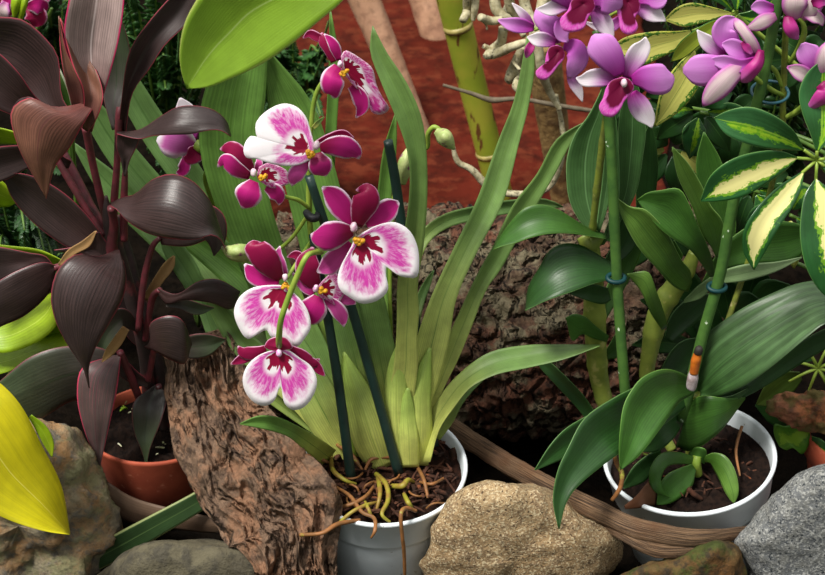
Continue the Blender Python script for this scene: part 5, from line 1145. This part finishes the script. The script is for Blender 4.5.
# second whorl above
h2 = (736, 15); Y = .07
UL([(733, 13), (712, 7), (691, 3), (676, 8), (664, 20)], [(733, 14), (722, 17), (701, 23.5), (684, 27), (664.5, 20.5)], [Y, Y-.01, Y-.01, Y], G_SCHY, fold=.1)
UL([(732, 17), (714, 20), (692, 32), (677, 46), (671, 61)], [(733, 19), (718, 30), (698, 47), (684, 58), (671.5, 61.5)], [Y, Y-.012, Y-.01, Y], leafmat('umbrella_leaf_lime', (150, 176, 50), (170, 186, 64), .1, .8, mid=(110, 140, 40), veins=4, edge=(60, 110, 36), edgew=.04, rough=.36, trans=.2), fold=.1)
UL([(690, 30), (680, 31), (651, 32), (624, 38), (610, 48)], [(691, 33), (682, 46), (660, 58), (640, 66), (610.5, 48.5)], [Y+.02, Y+.01, Y+.01, Y+.02], G_SCHY, fold=.1)
UL([(694, 50), (680, 62), (670, 74), (660, 94), (654, 127)], [(696, 52), (699, 84), (690, 100), (676, 114), (655, 127)], [Y+.01, Y, Y, Y+.01], G_SCHY, fold=.1)
UL([(733, 12), (716, 2), (690, -4), (660, -6)], [(734, 10), (720, -8), (690, -20), (661, -7)], [Y+.01, Y, Y], G_SCHG)
UL([(735, 10), (730, -4), (724, -24)], [(738, 10), (744, -6), (726, -25)], [Y, Y, Y], G_SCHG)
UL([(738, 14), (752, 10), (768, -6), (776, -20)], [(738, 17), (758, 26), (776, 8), (777, -20)], [Y+.02, Y+.02, Y+.02], G_SCHG)
UL([(737, 18), (752, 26), (764, 46), (766, 70)], [(735, 19), (736, 44), (748, 64), (766, 71)], [Y+.03, Y+.03, Y+.03], G_SCHG)
for e in ((733, 13.5), (732, 18), (692, 31), (695, 51), (733, 11), (737, 10), (738, 16), (736, 19)):
    tube('leaflet_stalk', [(h2[0], h2[1], Y + .005, 4), (e[0], e[1], Y + .003, 3)], M_STEMG, up_, n=8, seg=8)
tube('leaf_stalk', [(736, 15, Y + .005, 5), (790, 60, .10, 5), (848, 110, .11, 6)], M_STEMG, up_, n=24)
# deeper whorls that fill the shade between
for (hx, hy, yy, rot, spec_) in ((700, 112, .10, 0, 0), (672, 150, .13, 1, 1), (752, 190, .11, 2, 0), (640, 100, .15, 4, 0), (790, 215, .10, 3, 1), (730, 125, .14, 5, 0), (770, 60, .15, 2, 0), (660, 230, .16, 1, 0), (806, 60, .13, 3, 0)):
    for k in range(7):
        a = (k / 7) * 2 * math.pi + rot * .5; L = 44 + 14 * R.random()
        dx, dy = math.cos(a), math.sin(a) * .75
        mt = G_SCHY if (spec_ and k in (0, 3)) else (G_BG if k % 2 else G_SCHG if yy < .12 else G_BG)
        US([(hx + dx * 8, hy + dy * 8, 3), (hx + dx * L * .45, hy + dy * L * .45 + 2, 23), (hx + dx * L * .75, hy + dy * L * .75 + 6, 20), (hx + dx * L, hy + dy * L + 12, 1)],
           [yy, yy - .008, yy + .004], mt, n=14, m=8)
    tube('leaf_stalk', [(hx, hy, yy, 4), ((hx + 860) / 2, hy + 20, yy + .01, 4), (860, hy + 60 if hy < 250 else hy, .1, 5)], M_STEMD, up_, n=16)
# petiole star and low leaf near the pot
for k in range(8):
    a = k / 8 * 6.283 + .35; tube('leaflet_stalk', [(818, 368, .06, 3.5), (818 + 15 * math.cos(a), 368 + 13 * math.sin(a), .056, 3), (818 + 32 * math.cos(a), 370 + 27 * math.sin(a), .062, 2.5)], M_STEMG, up_, n=10, seg=8)
tube('leaf_stalk', [(818, 368, .06, 4), (832, 395, .10, 4), (838, 428, uc.y, 4)], M_STEMG, up_, n=10)
UL([(808, 428), (796, 424), (784, 426), (775, 424), (774, 434), (779, 446)], [(810, 434), (809, 444), (802, 454), (793, 448), (786, 450), (780, 447)], [.04, .03, .03, .03], leafmat('low_leaf', (70, 130, 30), (90, 140, 40), .1, .8, veins=3, patch=((120, 160, 44), .2, (84, 130, 36)), rough=.45), fold=.1)
UL([(812, 436), (822, 440), (834, 452)], [(812, 446), (820, 456), (833, 454)], [.03, .02, .03], G_SCHG)
UL([(820, 404), (800, 396), (776, 394), (756, 404)], [(822, 414), (796, 424), (774, 426), (755, 406)], [.10, .10, .10], G_BG)
UL([(800, 372), (780, 372), (766, 384), (756, 404)], [(802, 380), (790, 396), (774, 406), (757, 405)], [.07, .075, .08], leafmat('olive_low_leaf', (70, 96, 34), (86, 108, 40), .1, .8, veins=4, rough=.4))
RS2 = [(836, 250), (770, 320)]
# shady leaves behind the canes, one low plant
bp = thing('shade_plant', 'dark glossy broad-leaved plant in the shade behind the canes', 'plant', atz(780, 350, 0))
bl = atz(780, 350, 0)
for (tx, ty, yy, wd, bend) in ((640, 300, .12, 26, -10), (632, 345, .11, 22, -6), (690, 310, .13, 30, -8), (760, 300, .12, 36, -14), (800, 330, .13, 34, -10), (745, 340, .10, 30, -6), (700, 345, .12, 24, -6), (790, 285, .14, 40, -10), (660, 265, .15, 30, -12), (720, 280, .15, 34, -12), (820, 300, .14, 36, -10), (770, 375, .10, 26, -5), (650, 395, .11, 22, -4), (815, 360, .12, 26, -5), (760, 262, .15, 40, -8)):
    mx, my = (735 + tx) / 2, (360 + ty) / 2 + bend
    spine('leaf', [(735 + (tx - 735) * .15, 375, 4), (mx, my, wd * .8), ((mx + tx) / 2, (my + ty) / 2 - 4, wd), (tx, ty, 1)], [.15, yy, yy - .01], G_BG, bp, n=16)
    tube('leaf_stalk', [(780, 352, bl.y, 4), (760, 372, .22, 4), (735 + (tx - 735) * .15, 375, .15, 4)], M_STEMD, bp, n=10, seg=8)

# ================================================================== ferny background on the left
def bush(name, label, cx, cy, Y, rw, rh, nst, mat, seed, ls=9):
    q = random.Random(seed); base = atz(cx, cy + 0, 0)
    gy = Y + .12; t = thing(name, label, 'plant', Vector((at(cx, cy, gy).x, gy, -.005)), 'background ferns' if name == 'fern' else None)
    k = pxm(cx, cy, Y); V = []; Fc = []; U = []
    for s in range(nst):
        ex, ey = cx + (q.random() * 2 - 1) * rw, cy + (q.random() * 2 - 1) * rh
        e = at(ex, ey, Y + (q.random() - .5) * .12)
        P = [Vector(t.location) + (e - Vector(t.location)) * f + Vector((0, 0, .10 * math.sin(f * 3.1416) * (1 if q.random() > .3 else .4))) for f in (0, .25, .5, .75, 1)]
        tube3('stem', P, [2.2 * k, 1 * k], M_STEMD, t, seg=6, n=16)
        # small leaflets both sides along the outer part of each frond
        for j in range(26):
            f = .45 + .55 * j / 25; x = f * 4; i = min(3, int(x)); c = P[i] + (P[i+1] - P[i]) * (x - i); tg = (P[i+1] - P[i]).normalized()
            for sd_ in (-1, 1):
                sv = tg.cross(Vector((0, -.5, .9))).normalized() * sd_
                L = ls * k * (1.25 - f) * (1.6 + q.random()); dirv = (sv + tg * .6 + Vector((0, 0, -.25 + .3 * q.random()))).normalized()
                nv = dirv.cross(tg).normalized() * (L * .16); wv = dirv.cross(nv).normalized() * (L * .30)
                b = len(V)
                for (ff, ww) in ((0, .15), (.35, 1), (.7, .8), (1, .05)):
                    m = c + dirv * L * ff - Vector((0, 0, L * .25 * ff * ff))
                    for u in (-1, 0, 1): V.append(m + wv * ww * u + nv * (abs(u) - .5) * ww); U.append(((u + 1) / 2, ff))
                for r_ in range(3):
                    for c_ in range(2): a = b + r_ * 3 + c_; Fc.append((a, a+1, a+4, a+3))
    o = mesh('foliage', V, Fc, mat, t, U, True, None, .0004); o['kind'] = 'stuff'
    return t
bush('fern', 'bright feathery green fern in the dark gap right of the overhead leaf', 292, 70, .75, 44, 50, 26, G_FERN, 1, 8)
bush('fern', 'dark feathery fern behind the upright burgundy leaves at the top left', 160, 30, .62, 56, 60, 34, G_FERN, 2, 8)
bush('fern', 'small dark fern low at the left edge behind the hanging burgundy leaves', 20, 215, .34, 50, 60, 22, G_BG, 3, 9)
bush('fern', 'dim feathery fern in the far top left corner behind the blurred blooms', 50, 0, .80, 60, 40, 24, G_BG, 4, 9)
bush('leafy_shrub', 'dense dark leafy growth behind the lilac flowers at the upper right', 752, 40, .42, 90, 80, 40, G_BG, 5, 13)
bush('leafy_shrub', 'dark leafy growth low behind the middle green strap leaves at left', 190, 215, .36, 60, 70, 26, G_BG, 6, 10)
